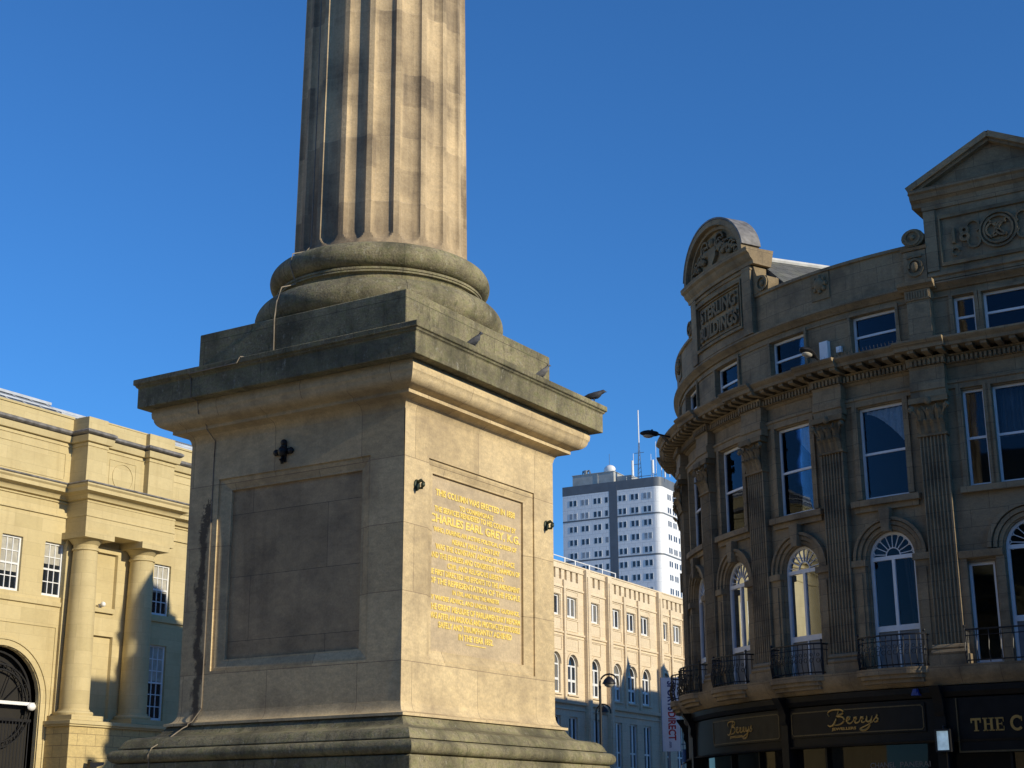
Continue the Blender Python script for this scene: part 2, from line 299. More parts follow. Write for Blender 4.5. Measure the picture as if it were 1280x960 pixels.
# ------------------------------------------------------------------ monument
MC=(-1.38179*1.68,15*1.68,0)
mon=thing('monument','tall sandstone monument with a fluted column on a square pedestal carved with a gilt inscription','monument',MC,GRID)
def shaft():
    mb=MB(); mb.cyl=True; NF=20; S=20; n=NF*S; zs=[11.02,11.08,11.14,11.17,11.2,11.24,11.3,11.4,11.6]+[12+i*.5 for i in range(24)]; rings=[]
    for z in zs:
        r=1.535-.062*max(0,(z-11.2))/5.2*.9-(.0 if z>11.12 else -.03); rg=[]
        for i in range(n):
            t=2*PI*(i+S/2)/n+R(1.4); u=((i%S)/S)*2-1; 
            # flute: round bottomed channel between narrow arrises, closed by a scooped end
            e=max(0,min(1,(z-11.13)/.22)); wd=.80*math.sqrt(max(0,1-(1-e)**2)) if e<1 else .80
            d=0
            if wd>0 and abs(u)<wd: d=.09*math.sqrt(1-(u/wd)**2)*min(1,wd/.8)
            rg.append(((r-d)*cos(t),(r-d)*sin(t),z))
        rings.append(rg)
    mb.loft(rings); return mb
shaft().build('column_shaft','shaft',mon,smooth=40)
mb=MB(); mb.cyl=True
pr=[(2.0,9.70)]+[(1.865+.305*cos(t),9.995+.30*sin(t)) for t in [R(a) for a in range(-80,91,10)]]+[(1.80,10.30),(1.74,10.31),(1.735,10.42),(1.76,10.45),(1.80,10.455),(1.80,10.485),(1.785,10.49),(1.81,10.495),(1.81,10.535),(1.77,10.545)]+[(1.70+.235*cos(t),10.77+.225*sin(t)) for t in [R(a) for a in range(-80,91,10)]]+[(1.62,10.99),(1.62,11.04),(1.56,11.065),(1.5,11.1)]
mb.lathe(pr,0,0,96); mb.build('column_base','mossy',mon)
mb=MB(); mb.sq([(2.176,8.88),(2.176,9.715)]); mb.build('plinth_block','mossy',mon,bevel=.02)
mb=MB(); mb.sq([(2.70,8.36),(2.86,8.36),(2.862,8.70),(2.89,8.72),(2.90,8.75),(2.925,8.76),(2.925,8.85),(2.19,8.96)]); mb.build('cornice','mossy',mon,bevel=.012,label='dark mossy top slab of the cornice')
mb=MB(); pr=[(2.2,7.765),(2.205,7.78)]+[(2.205+.17*(1-cos(t)),7.78+.15*sin(t)) for t in [R(a) for a in range(15,91,15)]]+[(2.43,7.935),(2.43,7.99)]+[(2.45+.21*sin(t),8.18-.17*cos(t)) for t in [R(a) for a in range(10,91,13)]]+[(2.68,8.2),(2.69,8.28),(2.66,8.3595)]
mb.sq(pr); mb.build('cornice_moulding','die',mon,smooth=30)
# pedestal die with sunk panels on all four faces
mb=MB(); H0=2.186;H1=2.2
P_o=1.555; P_i=1.335; PZ0,PZ1=4.015,7.11; QZ0,QZ1=4.19,6.92
faces=[]
def dieface(rot):
    def tr(a,o,z):
        hh=H0+(H1-H0)*(z-3.39)/(7.77-3.39)
        x,y=(hh+o),a
        c,s=cos(rot),sin(rot); return (x*c-y*s,x*s+y*c,z)
    E=2.19
    def q(*p): mb.quad(*[tr(*k) for k in p])
    def ring(a0,a1,z0,z1,o,b0,b1,c0,c1,o2):
        A=[(a0,o,z0),(a1,o,z0),(a1,o,z1),(a0,o,z1)]; B=[(b0,o2,c0),(b1,o2,c0),(b1,o2,c1),(b0,o2,c1)]
        for i in range(4):
            j=(i+1)%4; q(A[i],A[j],B[j],B[i])
    ring(-E,E,3.385,7.77,0,-P_o,P_o,PZ0,PZ1,0)
    ring(-P_o,P_o,PZ0,PZ1,0,-P_o,P_o,PZ0,PZ1,-.03)
    ring(-P_o,P_o,PZ0,PZ1,-.03,-P_o+.05,P_o-.05,PZ0+.04,PZ1-.04,-.033)
    ring(-P_o+.05,P_o-.05,PZ0+.04,PZ1-.04,-.033,-P_i-.03,P_i+.03,QZ0-.025,QZ1+.025,-.085)
    ring(-P_i-.03,P_i+.03,QZ0-.025,QZ1+.025,-.085,-P_i,P_i,QZ0,QZ1,-.087)
    ring(-P_i,P_i,QZ0,QZ1,-.087,-P_i,P_i,QZ0,QZ1,-.13)
    return tr
TR=[dieface(k*PI/2) for k in range(4)]
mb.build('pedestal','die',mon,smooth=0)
fld=stone('inscription_slab_stone',(.55,.44,.29),(.53,.42,.28),(.4,.3,.2),9,9,.001,soot=(.23,.185,.14),soot_lo=.45,soot_hi=.72,soot_amt=.6,streak=.3,seed=14,bump=.15)
LINES=[('THIS COLUMN WAS ERECTED IN 1838',6.659,1.17,.105),('TO COMMEMORATE',6.505,.5,.085),('THE SERVICES RENDERED TO HIS COUNTRY BY',6.397,1.2,.09),('CHARLES EARL GREY, K.G.',6.236,1.33,.155),('WHO, DURING AN ACTIVE POLITICAL CAREER OF',6.066,1.22,.09),('NEARLY HALF A CENTURY',5.938,.7,.085),('WAS THE CONSTANT ADVOCATE OF PEACE',5.808,1.16,.09),('AND THE FEARLESS AND CONSISTENT CHAMPION OF',5.670,1.32,.09),('CIVIL AND RELIGIOUS LIBERTY.',5.540,.83,.085),('HE FIRST DIRECTED HIS EFFORTS TO THE AMENDMENT',5.408,1.325,.09),('OF THE REPRESENTATION OF THE PEOPLE',5.273,1.325,.095),('IN 1792, AND WAS THE MINISTER',5.136,.68,.085),('BY WHOSE ADVICE, AND UNDER WHOSE GUIDANCE,',5.008,1.31,.09),('THE GREAT MEASURE OF PARLIAMENTARY REFORM',4.874,1.325,.095),('WAS AFTER AN ARDUOUS AND PROTRACTED STRUGGLE',4.740,1.325,.095),('SAFELY AND TRIUMPHANTLY ACHIEVED',4.610,1.06,.095),('IN THE YEAR 1832.',4.470,.5,.1)]
for k in range(4):
    f=MB(); p=[(-P_i-.01,-.13,QZ0-.01),(P_i+.01,-.13,QZ0-.01),(P_i+.01,-.13,QZ1+.01),(-P_i-.01,-.13,QZ1+.01)]
    f.quad(*[TR[k](*q) for q in p]); po=f.build('inscription_panel' if k==0 else 'panel',fld if k==0 else 'dark_slab',mon,smooth=0)
    if k==0:
        po['label']='pale slab covered with gilt capital letters'
        L=MB()
        for tx,z,hw,h in LINES: letters(L,tx,-.03,-.127,z,2*hw*.99,h,.014,bold=.026)
        L.box(-.31,.25,-.134,-.122,4.365,4.378)
        lo=L.build('lettering','gilt',po,mp=lambda a,o,z:TR[0](a,o,z),smooth=0)
# base mouldings
mb=MB(); ap=[(2.19+.12*(1-cos(t)),3.39-.17*sin(t)) for t in [R(a) for a in range(0,91,15)]]
cy=[]
for i in range(13):
    t=i/12; cy.append((2.315+.49*(t-sin(2*PI*t)/(2*PI)*.55),3.165-.325*(t+sin(2*PI*t)/(2*PI)*.75)))
tor=[(2.825+.105*cos(t),2.708+.10*sin(t)) for t in [R(a) for a in range(90,-91,-15)]]
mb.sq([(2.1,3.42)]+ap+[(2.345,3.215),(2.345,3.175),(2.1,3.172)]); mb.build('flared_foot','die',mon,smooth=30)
mb=MB(); mb.sq([(2.1,3.171),(2.295,3.17),(2.305,3.166)]+cy[1:]+[(2.815,2.838),(2.815,2.822),(2.76,2.819),(2.76,2.812)]+tor+[(2.86,2.61),(2.8,2.6)]); mb.build('base_moulding','mossy',mon,smooth=30)
mb=MB(); mb.sq([(2.86,1.15),(2.86,2.598)]); mb.sq([(3.3,.75),(3.3,1.15)]); mb.sq([(3.75,.36),(3.75,.75)]); mb.sq([(4.2,0.004),(4.2,.36)]); mb.build('stepped_base','mossy',mon,bevel=.02)
def bracket(face,a,z,fancy):
    b=MB(); 
    if fancy:
        b.box(a-.045,a+.045,-.02,.04,z-.17,z+.16); b.box(a-.16,a+.16,-.01,.035,z-.045,z+.045)
        for q in ((-.15,0),(.15,0),(0,.15)): b.ball((a+q[0],.03,z+q[1]),.06,.04,.055)
        b.ball((a,.05,z),.085,.07,.09)
        b.tube([(a,.03,z-.1),(a,.09,z-.14),(a,.05,z-.2)],.03)
    else:
        b.ball((a,.01,z),.075,.03,.09); b.tube([(a,.02,z+.04),(a-.02,.1,z+.06),(a-.05,.17,z+.01),(a-.04,.13,z-.07),(a-.02,.07,z-.06)],[.028,.026,.024,.022,.018],8); b.ball((a-.045,.155,z-.02),.035,.035,.04)
    b.build('iron_bracket' if fancy else 'bronze_hook','black' if fancy else 'bronze',mon,mp=lambda A,O,Z:TR[face](A,O,Z))
bracket(0,-1.88,6.62,False); bracket(0,1.94,6.61,False); bracket(3,-.17,7.39,True)
# lightning conductor strip down the shaded face
b=MB(); T=3
def tl(u,h,z): return (u,-h,z)
t1=R(-90-14); pt=[]
for r,z in [(1.49,16.5),(1.5,14),(1.53,11.2),(1.62,11.07),(1.9,10.95),(1.955,10.74),(1.85,10.5),(1.82,10.42),(2.1,10.3),(2.185,10.05)]: pt.append((r*cos(t1)*1.0-.0,r*sin(t1),z))
pt+= [(-.50,-2.2,9.70),(-.5,-2.19,9.1),(-.5,-2.2,8.98),(-.55,-2.93,8.86)]
b.tube(pt,.011,5)
b.tube([(-.55,-2.935,8.85),(-.6,-2.94,8.76),(-1.64,-2.93,8.755),(-1.64,-2.875,8.68),(-1.64,-2.87,8.36),(-1.64,-2.7,8.345),(-1.64,-2.67,8.15),(-1.66,-2.44,7.99),(-1.66,-2.43,7.93),(-1.67,-2.21,7.78),(-1.68,-2.205,7.5),(-1.68,-2.20,5.6),(-1.69,-2.195,3.45),(-1.75,-2.31,3.24),(-1.8,-2.36,3.20),(-1.81,-2.36,3.17),(-1.84,-2.42,3.135),(-1.9,-2.50,3.06),(-1.95,-2.63,2.96),(-2.0,-2.80,2.87),(-2.03,-2.87,2.825),(-2.04,-2.94,2.72),(-2.05,-2.90,2.6),(-2.05,-2.87,1.2)],.010,5)
b.box(-2.075,-2.025,-2.90,-2.86,2.30,2.50)
b.build('lightning_conductor','cable',mon)
# pigeons
def pigeon(u,v,z,heading,crouch,mat,label):
    x=MC[0]+N1.x*u+N2.x*v; y=MC[1]+N1.y*u+N2.y*v
    b=MB(); s=1.0
    if crouch: sec=[(-.17,.045,.02,.008),(-.12,.05,.035,.018),(-.06,.065,.055,.045),(0,.075,.065,.058),(.06,.085,.062,.06),(.10,.105,.045,.05),(.125,.125,.034,.036),(.15,.135,.033,.032),(.17,.135,.02,.02),(.185,.130,.008,.008),(.205,.125,.003,.003)]
    else: sec=[(-.15,-.0,.022,.008),(-.11,.03,.036,.018),(-.06,.075,.055,.05),(-.01,.10,.066,.065),(.035,.13,.062,.065),(.06,.165,.045,.05),(.07,.195,.033,.036),(.078,.22,.034,.032),(.095,.228,.024,.024),(.112,.224,.009,.009),(.128,.217,.003,.003)]
    rings=[[(p,ry*cos(2*PI*i/12),q+.05+rz*sin(2*PI*i/12)) for i in range(12)] for p,q,ry,rz in sec]
    b.loft(rings)
    for k in (-1,1): b.tube([(.0,.025*k,.09),(.005,.025*k,.03),(.012,.028*k,.004)],[.012,.007,.006],6); b.tube([(.0,.028*k,.005),(.045,.032*k,.005)],.006,5)
    for k in (-1,1):        # folded wings
        b.loft([[(p,k*(y0+.006),zz+.05),(p,k*(y0+.012),zz+.05-hh*.5),(p,k*(y0-.004),zz+.05-hh)] for p,y0,zz,hh in ((-.155,.03,.06 if crouch else .035,.02),(-.08,.052,.095 if crouch else .105,.06),(0,.066,.11 if crouch else .15,.08),(.06,.058,.11 if crouch else .165,.06))])
    o=b.build('pigeon',mat,smooth=60); o.location=(x,y,z); o.rotation_euler=(0,0,heading); o.scale=(1.15,1.15,1.15); return tag(o,label,'pigeon','pigeons on the monument ledges')
pigeon(2.66,.99,8.90,R(20),False,'pigeon','dark upright pigeon on the cornice ledge, nearest the middle of the sunlit side')
pigeon(2.66,-1.12,8.90,R(10),False,'pigeon2','grey pigeon with pale breast standing by the far corner of the plinth block')
pigeon(2.82,-2.62,8.86,R(-8),True,'pigeon','crouching pigeon seen against the sky at the outer corner of the cornice')
# ------------------------------------------------------------------ honey coloured classical building (left)
LK=1.048; LBP=(-13.32833267*LK,51.45348755*LK,1.65*(1-LK))
LBd=thing('classical_building','honey coloured classical stone building with giant columns, sash windows and a tall arched gateway','building',LBP,GRID); LBd.scale=(LK,LK,LK)
def LB_(mb,n,m,p=None,**k): return mb.build(n,m,p or LBd,mp=mL,**k)
WINS=[]
for i in range(-3,0): WINS.append((-3.075+1.73*(i+1)-.41,-3.075+1.73*(i+1)+.41,8.85,10.6))
WR=[(1.40,2.22,8.77,10.55),(1.40,2.22,5.18,7.73)]+[(1.40+1.73*k,2.22+1.73*k,8.77,10.55) for k in (1,2,3)]+[(1.40+1.73*k,2.22+1.73*k,5.18,7.73) for k in (1,2,3)]
ARC_C=-4.85
mb=MB(); wall(mb,-31,13,0,14.85,0,[(a,b_,c,d,False) for a,b_,c,d in WINS+WR]+[(ARC_C-1.62,ARC_C+1.62,0,7.1,True)],.16)
mb.box(-31,13,-18,-17.8,0,14.8); mb.box(-31.2,-31,-18,0,0,14.8); mb.box(13,13.2,-18,0,0,14.8); mb.box(-31,13,-18,-.02,14.5,14.7)
LB_(mb,'wall','ashlar',smooth=0)
# horizontal mouldings of the main wall
for seg in ((-31,-2.70),(1.32,13)):
    a0,a1=seg
    mb=MB(); mb.run([(-.02,14.20),(.16,14.24),(.22,14.30),(.22,14.36),(.14,14.41),(-.02,14.42)],a0,a1); LB_(mb,'parapet_moulding','lead')
    mb=MB(); mb.run([(-.02,13.98),(.12,14.0),(.15,14.10),(.17,14.20),(-.02,14.20)],a0,a1); mb.run([(-.02,13.86),(.03,13.87),(.03,13.975),(-.02,13.98)],a0,a1)
    mb.run([(-.02,11.92),(.05,11.94),(.05,11.98),(-.02,12.0)],a0,a1); mb.run([(-.02,11.46),(.06,11.47),(.06,11.53),(-.02,11.54)],a0,a1)
    mb.run([(-.02,8.52),(.07,8.54),(.08,8.68),(-.02,8.70)],a0,a1); LB_(mb,'string_course','ashlar')
    mb=MB(); mb.run([(-.02,12.02),(.10,12.04),(.12,12.12),(.20,12.2),(.36,12.24),(.36,12.36),(.42,12.42),(.42,12.47),(-.02,12.49)],a0,a1); LB_(mb,'cornice','ashlar')
    mb=MB(); mb.run([(-.01,12.492),(.43,12.474),(.46,12.50),(.44,12.54),(-.01,12.62)],a0,a1); LB_(mb,'cornice_flashing','lead')
    mb=MB(); mb.run([(-.3,14.86),(.04,14.852),(.05,14.92),(-.3,14.95)],a0,a1); LB_(mb,'coping','ashlar')
# shallow panels cut in the attic and around the arch
def panel(mb,a0,a1,z0,z1,o,w=.035,th=.02): mb.strip([(a0,z0),(a1,z0),(a1,z1),(a0,z1)],w,o,o+th,True)
mb=MB(); panel(mb,-8.0,-2.95,12.74,13.62,-.002,.04,.022); LB_(mb,'attic_panel','ashlar'); mb=MB(); panel(mb,1.75,6.5,12.74,13.62,-.002,.04,.022); LB_(mb,'attic_panel','ashlar'); mb=MB(); panel(mb,-7.05,-2.78,.3,7.87,-.002,.05,.03); LB_(mb,'recess_moulding','ashlar'); mb=MB()
A=arc(ARC_C,5.48,1.74,PI,0,28); mb.strip([(A[0][0],0)]+A+[(A[-1][0],0)],.2,-.002,.06); A=arc(ARC_C,5.48,1.86,PI,0,28); mb.strip([(A[0][0],0)]+A+[(A[-1][0],0)],.06,-.003,.10)
LB_(mb,'arch_moulding','ashlar')
# projecting bay
mb=MB(); B0,B1=-2.70,1.32
wallholes=[(-1.42,-.42,8.72,10.55,False),(-1.42,-.42,5.1,7.78,False)]
wall(mb,B0+.02,B1-.4,5.0,10.75,.12,wallholes,.02)
for a0,a1,z0,z1,_ in wallholes:               # curved niche backs
    n=10; rr=(a1-a0)/2; P=[((a0+a1)/2-rr*cos(PI*i/n),.12-rr*.8*sin(PI*i/n)) for i in range(n+1)]
    for p,q in zip(P,P[1:]): mb.quad((p[0],p[1],z0),(q[0],q[1],z0),(q[0],q[1],z1),(p[0],p[1],z1))
    mb.add([(p[0],p[1],z1) for p in P],[tuple(range(n+1))]); mb.add([(p[0],p[1],z0) for p in P],[tuple(range(n+1))])
mb.quad((B1-.4,.12,5),(B1-.4,-.01,5),(B1-.4,-.01,10.75),(B1-.4,.12,10.75)); mb.quad((B0+.02,.12,5),(B0+.02,-.01,5),(B0+.02,-.01,10.75),(B0+.02,.12,10.75))
LB_(mb,'niche_wall','ashlar',smooth=30)
mb=MB(); mb.box(B0,B1,-.05,.95,10.97,12.02); mb.box(B0-.02,B1+.02,-.05,.98,11.47,11.53); mb.box(B0-.015,B1+.015,-.05,.97,11.93,11.98)
mb.box(B0+.05,B1-.05,-.05,.55,12.5,14.85); mb.box(B0,-1.85,-.05,.78,12.5,14.2); mb.box(.10,B1,-.05,.78,12.5,14.2); mb.box(B0,-1.85,-.05,.74,14.4,14.87); mb.box(.10,B1,-.05,.74,14.4,14.87); mb.box(B0+.05,B1-.05,-.1,.57,14.85,14.90)
LB_(mb,'entablature','ashlar',bevel=.006)
mb=MB(); mb.box(-1.5,-.5,.11,.22,8.54,8.68); LB_(mb,'ledge','ashlar')
def wrap(mb,prof,a0,a1,base):                  # moulding with mitred returns round a block
    m=[]
    for o,z in prof: m.append([(a0-o,-.05,z),(a0-o,base+o,z),(a1+o,base+o,z),(a1+o,-.05,z)])
    mb.loft(m,caps=False,close=True)
mb=MB(); wrap(mb,[(0,12.02),(.10,12.04),(.12,12.12),(.20,12.2),(.36,12.24),(.36,12.36),(.42,12.42),(.42,12.47),(0,12.49)],B0,B1,.95)
for a0,a1,bs in ((B0,-1.85,.78),(.10,B1,.78),(-1.85,.10,.55)):
    wrap(mb,[(0,13.98),(.12,14.0),(.15,14.10),(.17,14.20),(0,14.20)],a0,a1,bs); wrap(mb,[(0,13.86),(.03,13.87),(.03,13.975),(0,13.98)],a0,a1,bs)
LB_(mb,'bay_cornice','ashlar')
mb=MB(); wrap(mb,[(-.3,12.492),(.43,12.474),(.46,12.50),(.44,12.54),(-.3,12.62)],B0,B1,.95)
for a0,a1,bs in ((B0,-1.85,.78),(.10,B1,.78),(-1.85,.10,.55)): wrap(mb,[(-.05,14.202),(.16,14.24),(.22,14.30),(.22,14.36),(.14,14.41),(-.05,14.42)],a0,a1,bs)
LB_(mb,'bay_flashing','lead')
mb=MB(); mb.strip(arc(-.875,13.12,.46,0,2*PI,40)[:-1],.03,.545,.572,True); panel(mb,-1.5,-.3,12.66,13.66,.548,.03,.02); LB_(mb,'roundel','ashlar')
for cx in (-2.2,.34):
    mb=MB(); CY=.47
    pr=[(.46,5.27)]+[(.47-.075*(t**1.6),5.27+5.1*t) for t in [i/10 for i in range(11)]]+[(.40,10.40)]
    mb.lathe(pr,cx,CY,36); co=LB_(mb,'column','ashlar')
    mb=MB(); mb.lathe([(.39,10.38),(.44,10.40),(.44,10.45),(.40,10.46),(.40,10.58),(.44,10.62),(.52,10.72),(.56,10.74),(.5,10.76)],cx,CY,36); mb.box(cx-.64,cx+.64,CY-.5,CY+.64,10.75,10.965); LB_(mb,'capital','ashlar',co)
    mb=MB(); mb.lathe([(.5,5.06),(.6,5.08),(.62,5.15),(.6,5.2),(.51,5.22),(.5,5.28),(.4,5.29)],cx,CY,36); mb.box(cx-.66,cx+.66,CY-.5,CY+.66,4.92,5.075); LB_(mb,'column_foot','ashlar',co)
mb=MB(); mb.box(-2.95,1.1,-.02,1.18,0,4.72); LB_(mb,'pedestal','ashlar_block',bevel=.01)
mb=MB(); mb.box(-3.02,1.17,-.02,1.25,4.72,4.78); mb.box(-3.06,1.21,-.02,1.30,4.78,4.9); LB_(mb,'pedestal_cap','ashlar',bevel=.01)
def sash(par,a0,a1,z0,z1,o,nx,ny,mp,glass='dglass',fw=.065,bw=.03,cuts=None,build=None,curtain=None,mid=True,name='window'):
    f=MB(); d0,d1=o-.07,o
    f.box(a0,a0+fw,d0,d1,z0,z1); f.box(a1-fw,a1,d0,d1,z0,z1); f.box(a0+fw,a1-fw,d0,d1,z1-fw,z1); f.box(a0+fw,a1-fw,d0,d1,z0,z0+fw*1.3)
    zm=(z0+z1)/2
    if mid: f.box(a0+fw,a1-fw,d0+.004,d1-.006,zm-.03,zm+.03)
    for i in range(1,nx):
        x=a0+fw+(a1-a0-2*fw)*i/nx; f.box(x-bw/2,x+bw/2,d0+.016,d1-.012,z0+fw,z1-fw)
    for j in range(1,ny):
        z=z0+fw+(z1-z0-2*fw)*j/ny
        if mid and abs(z-zm)<.06: continue
        f.box(a0+fw,a1-fw,d0+.02,d1-.016,z-bw/2,z+bw/2)
    fo=f.build(name,'white',par,mp=mp,cuts=cuts,smooth=0)
    p=MB(); p.box(a0+.02,a1-.02,d0+.024,d0+.030,z0+.02,z1-.02); p.build('pane',glass,fo,mp=mp,cuts=cuts,smooth=30); return fo
for i,(a0,a1,z0,z1) in enumerate(WINS+WR):
    wf=sash(LBd,a0,a1,z0,z1,-.09,3,4 if z1-z0<2 else 6,mL)
    bl=MB(); zb=z0+(z1-z0)*(.52,.35,.6,.45)[i%4]; bl.box(a0+.06,a1-.06,-.131,-.129,zb,z1-.05); bl.build('roller_blind','blind',wf,mp=mL,smooth=0)
# iron gates and fanlight in the arch
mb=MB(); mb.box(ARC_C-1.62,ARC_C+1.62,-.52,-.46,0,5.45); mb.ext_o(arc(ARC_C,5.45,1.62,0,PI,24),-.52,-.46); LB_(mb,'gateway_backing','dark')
gate=MB()
for i in range(25): x=ARC_C-1.56+3.12*i/24; gate.tube([(x,-.3,.2),(x,-.3,4.9)],.018,5)
gate.box(ARC_C-1.6,ARC_C+1.6,-.33,-.27,4.86,4.95)
for rr,wd in ((1.5,.07),(1.22,.03)): gate.strip(arc(ARC_C,5.48,rr,0,PI,28),wd,-.33,-.27)
for rr in (1.28,1.12): gate.strip(arc(ARC_C+.25,5.3,rr,0,2*PI,40)[:-1],.045,-.30,-.25,True)
for i in range(22):
    t=2*PI*i/22; gate.strip(arc(ARC_C+.25+1.2*cos(t),5.3+1.2*sin(t),.07,0,2*PI,10)[:-1],.018,-.29,-.26,True)
for t in (R(35),R(62),R(90),R(118)): gate.strip([(ARC_C+.25+.3*cos(t),5.3+.3*sin(t)),(ARC_C+.25+1.1*cos(t+.1),5.3+1.1*sin(t+.1))],.02,-.30,-.26)
g_o=LB_(gate,'iron_gate','black')
mb=MB(); mb.box(ARC_C-1.6,ARC_C+1.6,-.24,-.16,5.36,5.46); mb.ball((ARC_C+1.45,-.12,5.33),.16,.1,.13); LB_(mb,'gate_crossbar','aerial',g_o)
# glazed roof, plant room
mb=MB()
for a0,a1,zt in ((-14,-2.5,15.62),(-2.5,13,15.48)):
    mb.add([(a0,-.35,14.93),(a1,-.35,14.93),(a1,-1.5,zt),(a0,-1.5,zt),(a1,-9,zt+1.0),(a0,-9,zt+1.0),(a0,-9,14.7),(a1,-9,14.7),(a0,-.35,14.7),(a1,-.35,14.7)],[(0,1,2,3),(3,2,4,5),(5,4,7,6),(0,8,9,1),(0,3,5,6,8),(1,9,7,4,2)])
LB_(mb,'glazed_roof','zinc',smooth=0)
mb=MB(); a=-13.5
while a<12.8:
    zt=15.62 if a<-2.5 else 15.48
    mb.tube([(a,-.36,14.95),(a,-1.5,zt+.02)],.03,4); a+=.72
for a0,a1,zt in ((-14,-2.5,15.62),(-2.5,13,15.48)):
    mb.box(a0,a1,-1.6,-1.42,zt,zt+.09); mb.box(a0,a1,-.95,-.88,(14.93+zt)/2+.03,(14.93+zt)/2+.08); mb.box(a0,a1,-.42,-.3,14.94,15.0)
LB_(mb,'roof_rail','rail')
mb=MB(); mb.box(5.2,10.5,-9,-4.05,14.7,16.55)
for i in range(40): x=5.25+i*.13; mb.box(x,x+.05,-4.05,-4.01,14.8,16.5)
LB_(mb,'plant_room','grey_panel',smooth=0)
# small fittings
def fit_left(name,label,cat,fn,mat,group=None):
    b=MB(); fn(b); o=b.build(name,mat,None,mp=mL); o.location=LBP; o.rotation_euler=(0,0,GRID); o.scale=(LK,LK,LK); return tag(o,label,cat,group)
def flood(b,a=-2.05,z=3.62):
    b.box(a-.05,a+.05,1.17,1.24,z-.08,z+.08); b.tube([(a,1.2,z),(a,1.34,z-.02)],.025)
    b.loft([[(a-.22,1.34,z-.09),(a+.26,1.34,z-.04),(a+.26,1.36,z+.02),(a-.22,1.36,z+.05)],[(a-.24,1.50,z-.15),(a+.34,1.50,z-.03),(a+.34,1.50,z+.02),(a-.24,1.50,z+.02)],[(a-.14,1.62,z-.16),(a+.2,1.60,z-.08),(a+.2,1.58,z-.01),(a-.14,1.58,z-.02)]])
fit_left('floodlight','dark wedge shaped floodlight fixed to the block pedestal below the columns','floodlight',flood,'black')
def cam_(b):
    b.box(-1.16,-1.04,.10,.16,8.70,8.82); b.tube([(-1.1,.14,8.78),(-1.1,.24,8.80)],.02); b.ball((-1.1,.28,8.8),.09,.09,.09)
fit_left('dome_camera','small white dome camera on the ledge between the two columns','camera',cam_,'aerial')
# ------------------------------------------------------------------ cream department store
SDP=(6.86701782,94.75148583,0); SDR=R(-29.5)
ST=thing('department_store','long cream stone store with tall arched windows and a slotted parapet, beyond the monument','building',SDP,SDR)
def S_(mb,n,m,p=None,**k): return mb.build(n,m,p or ST,mp=mL,**k)
wc=[-14.3,-11.2,-9.1,-6.98,-4.04,-1.07,1.12,3.2,6.17,8.33,10.5,13.4]; hw=.6
holes=[]; 
for c in wc: holes+=[(c-hw,c+hw,13.3,14.48,False),(c-hw,c+hw,8.88,11.15,True),(c-.56,c+.56,4.9,7.62,False)]
mb=MB(); wall(mb,-17,15,0,15.42,0,holes,.2); mb.box(-17,15,-14,-13.8,0,16); mb.box(-17.2,-17,-14,0,0,16.3); mb.box(15,15.2,-14,0,0,16.3); mb.box(-17,15,-14,-.32,15.2,15.4)
# parapet band with slots
majors=[-12.65,-5.2,-2.28,5.3,11.9]; minors=[-10.15,-8.04,.05,2.15,7.25,9.42]
a=-17
slots=[]
for c in wc:
    for k in (-1,0,1):
        slots.append(c+k*.72)
xs=[-17]
for s_ in slots: xs+= [s_-.14,s_+.14]
xs+=[15]
for i in range(0,len(xs),2): mb.box(xs[i],xs[i+1],-.3,.0,15.42,16.02)
mb.box(-17,15,-.34,-.16,15.41,16.02); S_(mb,'wall','cream',smooth=0)
mb=MB(); mb.box(-17,15,-.36,.06,16.02,16.12); mb.box(-17,15,-.36,.03,16.12,16.36); mb.box(-17,15,-.36,.07,16.36,16.44); mb.run([(-.01,14.9),(.07,14.92),(.07,15.02),(-.01,15.04)],-17,15); mb.run([(-.01,12.28),(.08,12.30),(.09,12.40),(-.01,12.42)],-17,15); mb.run([(-.01,12.12),(.04,12.13),(.04,12.18),(-.01,12.19)],-17,15); mb.run([(-.01,8.3),(.14,8.34),(.16,8.5),(-.01,8.52)],-17,15); mb.run([(-.01,7.98),(.06,8.0),(.06,8.1),(-.01,8.12)],-17,15)
S_(mb,'parapet_coping','cream')
mb=MB()
for p in majors: mb.box(p-.27,p+.27,-.02,.24,0,16.30); mb.box(p-.17,p+.17,.23,.30,0,15.9)
for p in minors: mb.box(p-.11,p+.11,-.02,.13,8.52,15.4)
for c in wc:
    panel(mb,c-.72,c+.72,12.5,13.15,-.003,.05,.04); panel(mb,c-.74,c+.74,11.35,12.08,-.003,.05,.04); panel(mb,c-.72,c+.72,14.58,14.85,-.003,.05,.035)
    A=arc(c,10.55,.68,0,PI,16); mb.strip(A,.13,-.003,.06); panel(mb,c-.68,c+.68,13.24,14.53,-.004,.06,.05)
    mb.box(c-.7,c+.7,-.003,.10,8.78,8.87)
S_(mb,'pilaster_strip','cream')
